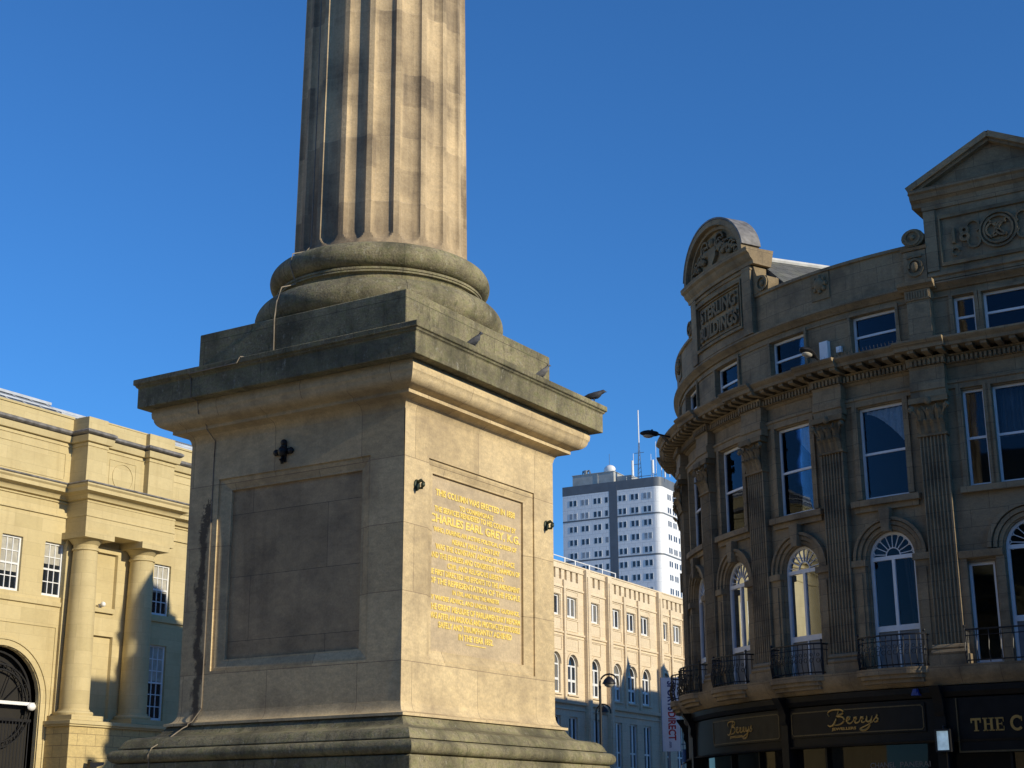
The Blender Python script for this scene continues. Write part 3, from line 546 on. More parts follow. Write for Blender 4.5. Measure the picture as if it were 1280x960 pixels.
def mullion_window(c,z0,z1,w,arch_):
    f=MB(); fw=.09; o0,o1=-.2,-.12; a0,a1=c-w,c+w
    zt=z1-w if arch_ else z1
    f.box(a0,a0+fw,o0,o1,z0,zt); f.box(a1-fw,a1,o0,o1,z0,zt); f.box(a0+fw,a1-fw,o0,o1,z0,z0+fw*1.4); f.box(c-.08,c+.08,o0,o1+.02,z0+fw,zt)
    f.box(a0+fw,a1-fw,o0,o1+.004,zt-fw,zt)
    if arch_: f.strip(arc(c,zt,w-fw/2,0,PI,18),fw,o0,o1); f.box(a0+fw,a1-fw,o0,o1+.003,z0+.72,z0+.86)
    elif z1-z0>2: f.box(a0+fw,a1-fw,o0,o1+.003,z0+.9,z0+1.0)
    fo=S_(f,'window','white',smooth=0)
    g=MB(); g.quad((a0,-.17,z0),(a1,-.17,z0),(a1,-.17,zt),(a0,-.17,zt))
    if arch_: g.add([(x,-.17,z) for x,z in arc(c,zt,w,0,PI,18)],[tuple(range(19))])
    S_(g,'pane','dglass2' if random.random()<.2 else 'dglass',fo,smooth=0)
for c in wc[2:11]:
    mullion_window(c,13.3,14.48,hw,False); mullion_window(c,8.88,11.15,hw,True); mullion_window(c,4.9,7.62,.56,False)
mb=MB()
for i in range(9): x=-16+2.05*i; 
for x in (-9.4,-7.4,-6.06,-4.2,-2.41,-.56): mb.tube([(x,-.2,16.44),(x,-.2,16.82)],.045,6)
mb.tube([(-16,-.2,16.80),(-.56,-.2,16.80)],.03,6); S_(mb,'roof_railing','aerial')
# banner sign on the store
bn=thing('shop_banner','tall white banner sign reading SPORTS DIRECT down its face, on the cream store','sign',(8.43,87.6,0),R(-14))
def B_(mb,n,m,p=bn): return mb.build(n,m,p,mp=mR,smooth=0)
mb=MB(); mb.box(-.02,1.0,-.14,0,5.62,9.72); B_(mb,'panel','bannerw')
mb=MB(); mb.box(-.05,-.02,-.15,.012,5.6,9.74); mb.box(1.0,1.04,-.15,.012,5.6,9.74); mb.tube([(.5,-.1,9.3),(2.4,-.1,9.3)],.04); mb.tube([(.5,-.1,6),(2.4,-.1,6)],.04); mb.box(.28,.42,-.1,-.02,4.6,5.6); B_(mb,'fixing_frame','steel')
def vert(txt,z0,z1,h,mat):
    vs,fs=text_mesh(txt,z0-z1,h,.01,bold=.03); m=MB(); m.add([(.55+p[2],.003+p[1],(z0+z1)/2-p[0]) for p in vs],fs); B_(m,'lettering',mat)
vert('SPORTS',9.52,7.86,.44,'bannerb'); vert('DIRECT',7.80,6.22,.44,'bannerr')
vs,fs=text_mesh('.com',.36,.12,.01,bold=.02); m=MB(); m.add([(.42+p[2],.003+p[1],6.0-p[0]) for p in vs],fs); B_(m,'lettering','bannerb')
# street lamps
def lamp_post(loc,rz,label):
    t=thing('street_lamp',label,'street lamp',loc,rz,'swan neck street lamps before the cream store')
    b=MB(); b.lathe([(.16,0),(.16,.9),(.12,1.0),(.075,1.1),(.07,4),(.055,7.75)],0,0,12); b.lathe([(.09,4.0),(.10,4.05),(.09,4.1)],0,0,12); b.build('post','black',t)
    b=MB(); b.tube([(0,0,7.7)]+[(.42-.42*cos(x),0,7.85+.42*sin(x)) for x in [PI*i/12 for i in range(13)]]+[(.84,0,7.75)],.04,8); b.tube([(.42,0,8.28),(.42,0,8.1)],.025); b.build('swan_neck','black',t)
    b=MB(); b.lathe([(.05,8.16),(.12,8.12),(.22,8.02),(.30,7.88),(.31,7.83),(.1,7.82)],.42,0,16); h=b.build('lamp_head','black',t)
    b=MB(); b.lathe([(.24,7.82),(.2,7.74),(.1,7.68),(.02,7.67)],.42,0,16); b.build('lamp_bowl','lamp_glass',h)
lamp_post((3.94,70,0),R(-10),'taller looking black street lamp with arched swan neck in front of the cream store'); lamp_post((4.70,88,0),R(-10),'smaller looking black street lamp close against the foot of the cream store')
# ------------------------------------------------------------------ tower block
TWP=(31.81119459,318.41489899,0)
TW=thing('tower_block','pale high rise tower block with a dark roof band and many small windows, far behind','tower block',TWP,GRID+R(3.5))
mb=MB(); rr=1.7; n=10; W_=23.55; Dp=16
corner=[(-rr+rr*sin(PI/2*i/n),-rr+rr*cos(PI/2*i/n)) for i in range(n+1)]
out=[(-W_,0)]+corner+[(0,-Dp),(-W_,-Dp)]
mb.ext_z(out,0,71.85); mb.build('wall','white_panel',TW,mp=mR,smooth=30)
mb=MB(); ob=[(x*1.0+(.03 if x>-1 else 0)-(.03 if x<-20 else 0),o+(.03 if o>-1 else 0)) for x,o in out]; mb.ext_z(ob,71.9,73.9)
for z in (66.0,57.1,48.4): mb.ext_z([(x+(.05 if x>-1 else 0),o+(.05 if o>-1 else 0)) for x,o in out],z-.16,z+.16)
mb.box(-12.2,-10.25,-.2,.06,0,73.2); mb.build('grey_band','grey_panel',TW,mp=mR,smooth=30)
rows=[70.0-2.93*k for k in range(10)]
cols=[(-20.98,),(-18.1,),(-15.07,),(-12.95,),(-9.05,),(-6.1,),(-3.15,)]
for z in rows:
    for (c,) in cols:
        f=MB(); g=MB(); half=[-.52,.52] if c!=-12.95 else [.1]
        for k in half: f.box(c+k-.42,c+k+.42,-.05,.05,z-.72,z+.72); g.box(c+k-.30,c+k+.34,.03,.062,z-.62,z+.58)
        wo=f.build('window','white',TW,mp=mR,smooth=0); g.build('pane','tglass2' if random.random()<.22 else 'tglass',wo,mp=mR,smooth=0)
for z in rows[:8]:
    for c in (4.6,7.4,10.2):
        f=MB(); g=MB()
        for k in (-.55,.55): f.box(c+k-.42,c+k+.42,-.05,.05,z-.72,z+.72); g.box(c+k-.33,c+k+.33,.03,.062,z-.6,z+.6)
        wo=f.build('window','white',TW,mp=mL,smooth=0); g.build('pane','tglass',wo,mp=mL,smooth=0)
mb=MB(); mb.box(-21.6,-11.5,-9,-1.2,73.9,76.5); mb.box(-11.45,-7.9,-8.5,-2.6,73.9,75.6); mb.box(-21.75,-11.35,-9.1,-1.1,76.5,76.62); mb.box(-15.6,-15.3,-1.25,-1.12,73.9,76.5); po=mb.build('plant_house','plant',TW,mp=mR,smooth=0)
mb=MB(); mb.ball((-13.0,-2.5,77.2),1.4,1.1,1.15,16,10); mb.build('radar_dome','aerial',po,mp=mR)
mb=MB(); mb.tube([(-13.1,-2.6,77.5),(-13.1,-2.6,80.9)],.05); mb.build('dome_rod','steel',po,mp=mR)
mb=MB(); mb.tube([(-19.6,-2,76.5),(-19.4,-2,77.4),(-17.8,-2,77.5),(-17.5,-2,76.6)],.22); mb.tube([(-18.7,-2,76.6),(-18.7,-2,77.6)],.5,8); mb.build('roof_duct','steel',po,mp=mR)
for x,z0,z1,r in ((-7.35,75.2,78.6,.28),(-2.5,75.2,78.2,.28),(-.5,74.5,80.2,.10),(.3,74,75.9,.2),(-1.7,74.5,82.3,.05),(1.4,74,76.3,.12),(2.6,74,76.0,.12),(-2.9,75,79.6,.05),(-7.1,75,80.2,.06)): mb=MB(); mb.tube([(x,-2.2,73.9),(x,-2.2,z0+.05)],.06); mb.tube([(x,-2.2,z0),(x,-2.2,z1)],r,8); mb.build('aerial','aerial',TW,mp=mR)
mb=MB(); mb.tube([(-5.85,-2.6,82.6),(-5.85,-2.6,90)],.14,8); mb.build('aerial','aerial',TW,mp=mR)
mb=MB()
for dx,dy in ((-.3,0),(.3,0),(0,.5)): mb.tube([(-5.85+dx*1.6,-2.6+dy,73.9),(-5.85+dx*.3,-2.6+dy*.2,82.6)],.07,5)
for i in range(8): z=74.6+i*.95; w_=.42*(1-i/9)+.06; mb.tube([(-5.85-w_,-2.6,z),(-5.85+w_,-2.6,z+.6)],.05,4)
mb.tube([(-7.0,-2.6,80.3),(-4.7,-2.6,80.3)],.06,4); mb.tube([(-7.2,-2.6,77.8),(-5.85,-2.6,77.8)],.06,4); mb.tube([(-8.6,-1.6,74.7),(-1.5,-1.6,74.7)],.06,4); mb.tube([(-8.6,-1.6,73.9),(-8.6,-1.6,75)],.06,4); mb.build('lattice_mast','steel',TW,mp=mR)
# ------------------------------------------------------------------ sooty corner building (right)
RBP=(10.53547392,36.51032442,0)
RB=thing('corner_building','soot darkened Victorian stone corner building with giant fluted pilasters, arched windows and a black shopfront','building',RBP,GRID)
def Q(mb,n,m,p=None,**k): return mb.build(n,m,p or RB,mp=bend,cuts=CUTS,**k)
PIT=2.86; PC=[-.56-PIT*k for k in range(6)]+[3.68,6.5]; WCN=[-2.0-PIT*k for k in range(5)]; RBAY=1.56
WO=-.2; hwA=.65
holes=[]
for c in WCN: holes+=[(c-hwA,c+hwA,13.42,14.53,False),(c-hwA,c+hwA,9.58,12.02,False),(c-hwA,c+hwA,5.3,8.72,True)]
for h0,h1 in ((.20,.74),(RBAY-.62,RBAY+.62),(2.38,2.92)):
    holes+=[(h0,h1,13.42,14.5,False),(h0,h1,9.58,12.04,False)]
holes+=[(0-.03,.62,5.3,7.72,False),(2.50,3.15,5.3,7.72,False),(RBAY-.66,RBAY+.66,5.3,8.68,True)]
mb=MB(); wall(mb,-30,9,4.9,14.95,WO,holes,.2); Q(mb,'wall','brown',smooth=0)
# closed carcass behind
mb=MB(); bm_=[]
mb.box(9,9.2,-26,WO,0,16); mb.box(-30,9,-.35,-.22,14.8,14.94); Q(mb,'end_wall','brown',smooth=0)
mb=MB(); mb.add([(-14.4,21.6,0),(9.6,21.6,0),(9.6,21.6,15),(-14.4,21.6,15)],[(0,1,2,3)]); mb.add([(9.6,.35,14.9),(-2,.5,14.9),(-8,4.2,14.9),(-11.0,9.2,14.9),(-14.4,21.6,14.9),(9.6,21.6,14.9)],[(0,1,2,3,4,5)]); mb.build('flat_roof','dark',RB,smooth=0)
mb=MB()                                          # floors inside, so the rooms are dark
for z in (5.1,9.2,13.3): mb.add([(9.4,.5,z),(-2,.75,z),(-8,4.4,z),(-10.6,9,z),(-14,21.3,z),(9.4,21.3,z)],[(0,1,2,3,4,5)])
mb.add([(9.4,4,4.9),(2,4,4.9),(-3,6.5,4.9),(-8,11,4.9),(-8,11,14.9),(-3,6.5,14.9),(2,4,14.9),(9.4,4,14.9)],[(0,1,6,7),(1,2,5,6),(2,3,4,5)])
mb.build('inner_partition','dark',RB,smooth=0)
mb=MB(); mb.run([(-.4,14.93),(-.12,14.93),(-.12,16.0),(-.06,16.02),(-.06,16.1),(-.4,16.14)],-30,9)
Q(mb,'parapet','brown')
mb=MB(); mb.run([(-.25,14.72),(-.14,14.74),(-.10,14.80),(-.02,14.84),(.02,14.88),(.02,14.93),(-.25,14.95)],-30,9); mb.run([(-.21,14.55),(-.16,14.56),(-.16,14.6),(-.21,14.61)],-30,9); Q(mb,'string_course','brown')
# main entablature: architrave, dentils, modillions, cornice with breaks over the pilasters
mb=MB(); mb.run([(-.21,12.1),(-.14,12.11),(-.14,12.22),(-.10,12.24),(-.10,12.30),(-.21,12.32)],-30,9); mb.run([(-.21,12.66),(-.12,12.7),(-.10,12.73),(-.21,12.74)],-30,9); mb.run([(-.21,12.74),(-.05,12.74),(-.05,12.92),(.0,12.94),(.02,12.96),(-.21,12.98)],-30,9)
mb.run([(-.21,13.08),(.42,13.08),(.44,13.16),(.52,13.22),(.55,13.26),(.55,13.30),(-.21,13.40)],-30,9)
for c in PC: mb.run([(.4,13.081),(.54,13.081),(.56,13.162),(.64,13.222),(.67,13.262),(.67,13.302),(.4,13.32)],c-.62,c+.62); mb.run([(-.19,11.93),(.06,11.95),(.06,12.10),(.10,12.12),(.10,12.30),(.06,12.31),(.04,12.68),(.08,12.74),(-.19,12.75)],c-.45,c+.45); mb.run([(-.06,12.76),(.10,12.76),(.10,12.9),(.14,12.96),(-.06,12.97)],c-.5,c+.5)
Q(mb,'cornice','brown')
mb=MB(); a=-17.5
while a<8.9:
    on=any(abs(a-c)<.49 for c in PC); mb.box(a,a+.062,-.06,.02 if not on else .15,12.755,12.90); a+=.115
a=-17.5
while a<8.9:
    on=any(abs(a-c)<.55 for c in PC); mb.run([(-.05,12.975),(.30,12.985),(.36,13.01),(.38,13.078),(-.05,13.079)] if not on else [(-.05,12.975),(.42,12.985),(.48,13.01),(.5,13.078),(-.05,13.079)],a,a+.16); a+=.354
Q(mb,'modillion_course','brown')
# window surrounds and sills
def surround(c0,c1,z0,z1,w=.13):
    mb.strip([(c0-w/2,z0),(c0-w/2,z1+w/2),(c1+w/2,z1+w/2),(c1+w/2,z0)],w,WO-.002,WO+.07)
for c in WCN:
    mb=MB(); surround(c-hwA,c+hwA,13.42,14.53,.11); mb.box(c-hwA-.16,c+hwA+.16,WO-.003,WO+.14,13.34,13.42); Q(mb,'window_surround','brown')
    mb=MB(); surround(c-hwA,c+hwA,9.62,12.02,.16); mb.box(c-hwA-.3,c+hwA+.3,WO-.003,WO+.17,9.42,9.575); mb.box(c-hwA-.25,c+hwA+.25,WO-.003,WO+.08,9.28,9.42); Q(mb,'window_surround','brown')
    mb=MB()
    for rr,w_,d in ((.74,.10,.05),(.86,.10,.10),(.97,.08,.15)): mb.strip(arc(c,8.07,rr,0,PI,20),w_,WO-.003,WO+d)
    mb.ext_o([(c-.10,8.70),(c+.10,8.70),(c+.15,9.28),(c-.15,9.28)],WO-.003,WO+.22)
    for s_ in (-1,1):
        x=c+s_*.88; mb.box(x-.19,x+.19,WO-.003,WO+.11,5.3,7.9); mb.box(x-.23,x+.23,WO-.003,WO+.17,7.9,8.06); mb.box(x-.1,x+.1,WO+.10,WO+.14,5.7,7.7)
    Q(mb,'arch_surround','brown')
for h0,h1 in ((.20,.74),(RBAY-.62,RBAY+.62),(2.38,2.92)):
    mb=MB(); surround(h0,h1,13.42,14.5,.10); Q(mb,'window_surround','brown'); mb=MB(); surround(h0,h1,9.6,12.04,.13); Q(mb,'window_surround','brown')
mb=MB(); mb.box(0.0,3.1,WO-.003,WO+.15,9.42,9.575); Q(mb,'window_sill','brown')
mb=MB()
for rr,w_,d in ((.75,.10,.05),(.87,.10,.10),(1.0,.1,.15)): mb.strip(arc(RBAY,8.02,rr,0,PI,20),w_,WO-.003,WO+d)
for x in (.78,2.34,-.12,3.24): mb.box(x-.1,x+.1,WO-.003,WO+.10,5.3,7.9)
mb.run([(WO-.003,7.78),(WO+.14,7.82),(WO+.17,7.98),(WO-.003,8.02)],-.2,.86); mb.run([(WO-.003,7.78),(WO+.14,7.82),(WO+.17,7.98),(WO-.003,8.02)],2.26,3.3)
Q(mb,'arch_surround','brown')
# giant fluted pilasters
def pilaster(c):
    mb=MB(); w=.345; n=7; poly=[(c-w,-.205),(c-w,.0)]
    gw=2*w/(n+.5)
    for i in range(n):
        x=c-w+gw*(i+.28); poly+=[(x,.0),(x+gw*.12,-.035),(x+gw*.36,-.055),(x+gw*.6,-.035),(x+gw*.72,.0)]
    poly+=[(c+w,.0),(c+w,-.205)]; mb.ext_z(poly,5.78,10.97); p=Q(mb,'pilaster','brown',smooth=0)
    mb=MB(); mb.box(c-.5,c+.5,-.205,.14,5.27,5.52); mb.run([(-.2,5.52),(.10,5.52),(.13,5.58),(.10,5.64),(.05,5.66),(.08,5.70),(.05,5.76),(.0,5.785),(-.2,5.785)],c-.44,c+.44); Q(mb,'pilaster_base','brown',p)
    mb=MB(); mb.box(c-.36,c+.36,-.205,.02,10.97,11.78); mb.ext_z([(c-.5,.16),(c+.5,.16),(c+.4,-.2),(c-.4,-.2)],11.78,11.92); mb.run([(-.2,10.93),(.05,10.94),(.05,11.0),(-.2,11.01)],c-.39,c+.39)
    for row,(z0,hh,k) in enumerate(((11.0,.34,4),(11.22,.4,3))):
        for i in range(k):
            x=c+(i-(k-1)/2)*(.68/k)
            mb.loft([[(x-wd,o,z0+hh*t),(x,o+.035,z0+hh*t),(x+wd,o,z0+hh*t),(x,o-.05,z0+hh*t-.02)] for t,o,wd in ((0,.03,.08),(.35,.06,.10),(.7,.09,.095),(.92,.16,.07),(1.0,.19,.04),(.88,.2,.02))])
    for s_ in (-1,1):
        mb.tube([(c+s_*.30,.06,11.42),(c+s_*.40,.12,11.6),(c+s_*.47,.16,11.7),(c+s_*.50,.16,11.62),(c+s_*.45,.16,11.57),(c+s_*.42,.16,11.63)],[.03,.04,.045,.045,.04,.03],6); mb.ball((c+s_*.45,.13,11.65),.085,.06,.085)
        mb.tube([(c+s_*.05,.06,11.45),(c+s_*.14,.12,11.65),(c+s_*.2,.13,11.7),(c+s_*.18,.13,11.62)],[.03,.03,.03,.02],5)
    mb.ball((c,.14,11.82),.1,.06,.1)
    Q(mb,'capital','brown_carved',p)
for c in PC[:7]: pilaster(c)
# windows
FO=WO-.10
def curt(par,a0,a1,z0,z1,o,side):
    mb=MB(); n=18; top=[];bot=[]
    for i in range(n+1):
        t=i/n; x=a0+(a1-a0)*t if side>0 else a1-(a1-a0)*t
        zb=z1-(z1-z0)*(.06+.94*t**1.55); w_=.03*sin(i*2.1); top.append((x,o+w_,z1)); bot.append((x,o+w_*.6,zb))
    for i in range(n): mb.quad(top[i],top[i+1],bot[i+1],bot[i])
    Q(mb,'curtain','curtain',par,smooth=60)
for i,c in enumerate(WCN):
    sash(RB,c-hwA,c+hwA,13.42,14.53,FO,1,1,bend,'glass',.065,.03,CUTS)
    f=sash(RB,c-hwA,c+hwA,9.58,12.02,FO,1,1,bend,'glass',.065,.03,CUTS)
    if i==2: bl=MB(); bl.quad((c-.58,FO-.12,13.95),(c+.58,FO-.12,13.95),(c+.58,FO-.12,14.5),(c-.58,FO-.12,14.5)); Q(bl,'roller_blind',MT['dim'],f)
    if i in (0,1): curt(f,c-.5,c+.6,10.95,11.95,FO-.10,1)
def fan(par,c,zs,r,o):
    f=MB(); f.strip(arc(c,zs,r-.035,0,PI,20),.07,o-.07,o); f.box(c-r+.03,c+r-.03,o-.075,o+.005,zs-.05,zs+.05)
    f.strip(arc(c,zs+.05,.2,0,PI,10),.022,o-.05,o-.02)
    for k in range(9):
        t=PI*(k+.5)/9
        f.strip([(c+.2*cos(t),zs+.05+.2*sin(t)),(c+(r-.15)*cos(t),zs+.03+(r-.15)*sin(t))],.018,o-.05,o-.02)
    for k in range(10):
        t=PI*k/9 ; f.strip(arc(c+(r-.16)*cos(t),zs+.03+(r-.16)*sin(t),.09,t-PI/2,t+PI/2,6),.016,o-.05,o-.02)
    fo=Q(f,'fanlight','white',par,smooth=0); 
    return fo
def french(c,zs,r,wb,name='arched_window',fanned=True):
    f=MB(); o=FO; a0,a1=c-wb,c+wb
    f.box(a0,a0+.08,o-.07,o,5.3,zs); f.box(a1-.08,a1,o-.07,o,5.3,zs); f.box(a0+.08,a1-.08,o-.07,o,6.24,6.38); f.box(c-.04,c+.04,o-.07,o,6.38,zs); f.box(c-.02,c+.02,o-.06,o-.015,5.3,6.24)
    if not fanned: f.box(a0,a1,o-.07,o,zs-.06,zs)
    fo=Q(f,name,'white',smooth=0)
    g=MB(); g.quad((a0+.02,o-.045,6.3),(a1-.02,o-.045,6.3),(a1-.02,o-.045,zs),(a0+.02,o-.045,zs))
    if fanned: g.add([(x,o-.045,z) for x,z in arc(c,zs,r-.02,0,PI,18)],[tuple(range(19))])
    Q(g,'pane','glass',fo,smooth=30)
    g=MB(); g.quad((a0+.02,o-.04,5.3),(a1-.02,o-.04,5.3),(a1-.02,o-.04,6.25),(a0+.02,o-.04,6.25)); Q(g,'lower_panel',MT['dim'],fo,smooth=30)
    if fanned: fan(fo,c,zs,r,o)
    return fo
for i,c in enumerate(WCN[:4]):
    fo=french(c,8.07,hwA,hwA)
    for sd in ((-1,1) if i%2 else (1,)):
        dr=MB(); n=10; T_=[];B_2=[]
        for k in range(n+1):
            t=k/n; x0=c+sd*(.62-.40*t); x1=c+sd*(.62-.20*t-.05); T_.append((x0,FO-.14+.035*sin(k*2.4),8.0)); B_2.append((x1,FO-.14+.03*sin(k*2.4),6.35))
        for k in range(n): dr.quad(T_[k],T_[k+1],B_2[k+1],B_2[k])
        Q(dr,'drape','dark',fo,smooth=60)
french(RBAY,8.02,.66,.66); 
sash(RB,-.03,.62,5.3,7.72,FO,1,1,bend,'glass',.07,.03,CUTS,mid=False); sash(RB,2.50,3.15,5.3,7.72,FO,1,1,bend,'glass',.07,.03,CUTS,mid=False)
for h0,h1 in ((.20,.74),(RBAY-.62,RBAY+.62),(2.38,2.92)):
    sash(RB,h0,h1,13.42,14.5,FO,1,1,bend,'glass',.065,.03,CUTS); sash(RB,h0,h1,9.58,12.04,FO,1,1,bend,'glass',.06,.03,CUTS)
mb=MB()
for h0,h1 in ((.26,.70),(RBAY-.56,RBAY+.56)):
    n=26; P=[(h0+(h1-h0)*i/n,FO-.28+.035*sin(i*1.9)) for i in range(n+1)]
    for p,q in zip(P,P[1:]): mb.quad((p[0],p[1],10.8),(q[0],q[1],10.8),(q[0],q[1],12.0),(p[0],p[1],12.0))
Q(mb,'window_blind',MT['dim'],smooth=60)
# balcony slab, bowed at each arched window, with iron railings
mb=MB(); mb.run([(-.3,4.80),(.02,4.82),(.10,4.92),(.16,4.98),(.20,5.06),(.25,5.20),(.25,5.27),(-.3,5.29)],-30,9)
def bow(c,w,d,n=12): return [(c-w+2*w*i/n,.24+d*(1-(2*i/n-1)**4)) for i in range(n+1)]
for c in WCN:
    P=bow(c,.95,.22); 
    for z0,z1,ins in ((5.12,5.272,0),(5.02,5.12,.06),(4.92,5.02,.15)):
        poly=[(c-.95+ins,.1)]+[(x*1.0,o-ins) for x,o in P if c-.95+ins<=x<=c+.95-ins]+[(c+.95-ins,.1)]; mb.ext_z(poly,z0,z1)
Q(mb,'balcony_ledge','brown')
def railing(c,w,d,full=True):
    P=bow(c,w,d,24); mb=MB(); top=[(x,o-.05,6.06) for x,o in P]
    if not full: top=[(x,.28,6.06) for x,o in P]; 
    pts=[(top[0][0],-.12,6.06)]+top+[(top[-1][0],-.12,6.06)]
    mb.tube(pts,.022,5); mb.tube([(p[0],p[1],5.92) for p in pts],.012,4); mb.tube([(p[0],p[1],5.34) for p in pts],.016,4)
    for i,p in enumerate(top):
        if i%2==0: mb.tube([(p[0],p[1],5.28),(p[0],p[1]+.04,5.48),(p[0],p[1]+.06,5.62),(p[0],p[1],5.8),(p[0],p[1],6.06)],.012,4)
        elif full: mb.strip(arc(p[0],5.64,.055,0,2*PI,8)[:-1],.012,p[1]-.006,p[1]+.006,True); mb.strip(arc(p[0],5.78,.04,0,2*PI,8)[:-1],.012,p[1]-.006,p[1]+.006,True)
    for p in (top[0],top[-1]): mb.tube([(p[0],p[1],5.28),(p[0],p[1],6.12)],.022,5); mb.ball((p[0],p[1],6.14),.035,.035,.04,8,5)
    for o_ in (.0,.14):
        for p in (top[0],top[-1]): mb.tube([(p[0],o_,5.28),(p[0],o_,6.06)],.012,4)
    Q(mb,'balcony_railing','black')
for c in WCN: railing(c,.88,.22)
railing(1.56,1.68,0,False)
# shopfront
mb=MB(); mb.run([(-.3,4.52),(-.02,4.55),(.06,4.66),(.06,4.795),(-.3,4.8)],-17,9); mb.run([(-.5,3.55),(-.06,3.55),(-.06,4.52),(-.5,4.52)],-30,9); mb.run([(-.5,3.48),(.0,3.5),(.02,3.545),(-.5,3.55)],-30,9); mb.run([(-.6,0),(-.1,0),(-.1,.55),(-.6,.55)],-30,9)
for c in (-14.1,-11.4,-5.57,-.95,4.2):
    mb.box(c-.13,c+.13,-.3,.04,0,4.2); mb.loft([[(c-.12,-.1,z),(c+.12,-.1,z),(c+.12,o,z),(c-.12,o,z)] for z,o in ((4.1,.05),(4.2,.10),(4.35,.08),(4.55,.16),(4.75,.3),(4.8,.31))])
for c in (-8.4,-6.9,-4.3,.6,2.4): mb.box(c-.03,c+.03,-.3,-.12,.55,3.5)
Q(mb,'shopfront','shop')
mb=MB(); mb.run([(-.26,.5),(-.22,.5),(-.22,3.5),(-.26,3.5)],-30,9); Q(mb,'shop_window',glass_dark('shop_window_glass',(.006,.006,.007),1.3))
SG=[(-9.35,-5.78,3.74,4.46,'shopdull','dark bronze sign board with small gilt script'),(-5.38,-1.34,3.77,4.44,'shop','black sign board with large gilt script'),(-.56,4.0,3.24,4.5,'shop','black sign board with gilt capitals')]
def script(mb,cx,cz,w,h,o):                      # handwritten looking shop name drawn as strokes
    G=[[(.00,.10),(.03,.02),(.08,.02),(.13,.12),(.20,.55),(.24,.95)],[(.04,.62),(.01,.80),(.08,.98),(.24,1.0),(.33,.92),(.32,.74),(.20,.60),(.31,.54),(.35,.34),(.28,.12),(.16,.06),(.10,.14)],
     [(.38,.24),(.45,.36),(.47,.48),(.43,.50),(.40,.36),(.42,.16),(.47,.12),(.53,.26)],[(.53,.26),(.56,.48),(.55,.44),(.60,.44),(.57,.28),(.57,.13),(.63,.16),(.66,.28)],[(.66,.28),(.69,.48),(.68,.44),(.73,.44),(.70,.28),(.70,.13),(.76,.18)],
     [(.76,.18),(.80,.48),(.79,.22),(.83,.16),(.87,.26),(.90,.5)],[(.90,.5),(.87,.16),(.82,-.18),(.74,-.34),(.66,-.30),(.68,-.20),(.80,-.04),(.90,.14)],[(.90,.16),(.97,.40),(1.0,.56),(.98,.40),(1.01,.24),(.96,.12),(.91,.18)]]
    for s_ in G:
        P=[Vector(p) for p in s_]; out=[]
        for i in range(len(P)-1):                # Catmull-Rom smoothing
            p0=P[max(i-1,0)];p1=P[i];p2=P[i+1];p3=P[min(i+2,len(P)-1)]
            for k in range(4):
                t=k/4; out.append(.5*((2*p1)+(p2-p0)*t+(2*p0-5*p1+4*p2-p3)*t*t+(3*p1-p0-3*p2+p3)*t**3))
        out.append(P[-1]); n=len(out)
        mb.tube([(cx+(p.x-.5)*w,o,cz+(p.y-.45)*h) for p in out],[.022*(.55+.75*sin(PI*i/(n-1))) *w/1.5 for i in range(n)],5)
def serif(mb,ch,x,z,w,h,o):
    t=.075*w/.2; k=.03
    B=lambda a0,a1,z0,z1: mb.box(x+a0,x+a1,o,o+.02,z+z0,z+z1)
    if ch=='T': B(w*.4,w*.62,0,h-.05); B(0,w,h-.05,h); B(0,.03,h-.11,h-.05); B(w-.03,w,h-.11,h-.05); B(w*.27,w*.75,0,.025)
    if ch=='H':
        for q in (.14,.66): B(w*q,w*(q+.2),0,h); B(w*(q-.11),w*(q+.31),0,.025); B(w*(q-.11),w*(q+.31),h-.025,h)
        B(w*.34,w*.66,h*.48,h*.56)
    if ch=='E': B(w*.12,w*.34,0,h); B(0,w*.9,0,.03); B(0,w*.88,h-.03,h); B(w*.34,w*.7,h*.47,h*.55); B(w*.85,w*.92,0,.1); B(w*.82,w*.89,h-.1,h); B(w*.66,w*.72,h*.38,h*.64)
    if ch=='C':
        P=arc(x+w*.5,z+h/2,w*.42,R(42),R(318),16,h*.46); mb.strip(P,.062,o,o+.02); B(w*.82,w*.89,h*.62,h*.97)
for i,(a0,a1,z0,z1,m_,lb) in enumerate(SG):
    mb=MB(); mb.box(a0,a1,-.06,-.02,z0,z1); s=Q(mb,'sign_board',m_,label=lb,smooth=0)
    mb=MB()
    if i<2: mb.strip([(a0+.05,z0+.1),(a0+.1,z0+.05),(a1-.1,z0+.05),(a1-.05,z0+.1),(a1-.05,z1-.1),(a1-.1,z1-.05),(a0+.1,z1-.05),(a0+.05,z1-.1)],.028,-.022,-.008,True)
    else: mb.box(a0,a1,-.03,.02,z0,z0+.04); mb.box(a0,a0+.03,-.03,.02,z0,z1)
    Q(mb,'sign_frame','goldline',s,smooth=0)
    mb=MB()
    if i==0: script(mb,-7.67,4.16,1.3,.36,-.012); letters(mb,'JEWELLERS',-7.85,-.014,3.93,.7,.075,.014,bold=.03)
    if i==1: script(mb,-3.34,4.18,1.5,.4,-.012); letters(mb,'JEWELLERS',-3.6,-.014,3.92,.75,.085,.014,bold=.03)
    if i==2:
        for ch,x,w_,h_ in (('T',-.24,.24,.3),('H',.03,.28,.3),('E',.33,.22,.3),('C',.68,.3,.32)): serif(mb,ch,x,3.72,w_,h_,-.018)
    Q(mb,'lettering','gold',s,smooth=40)
mb=MB(); letters(mb,'CHANEL',-2.66,-.214,3.02,.72,.13,.01,bold=.01); letters(mb,'PANERAI',-1.78,-.214,3.02,.8,.13,.01,bold=.01); Q(mb,'window_lettering',plain('grey_window_letter',(.12,.125,.13),.5),smooth=0)
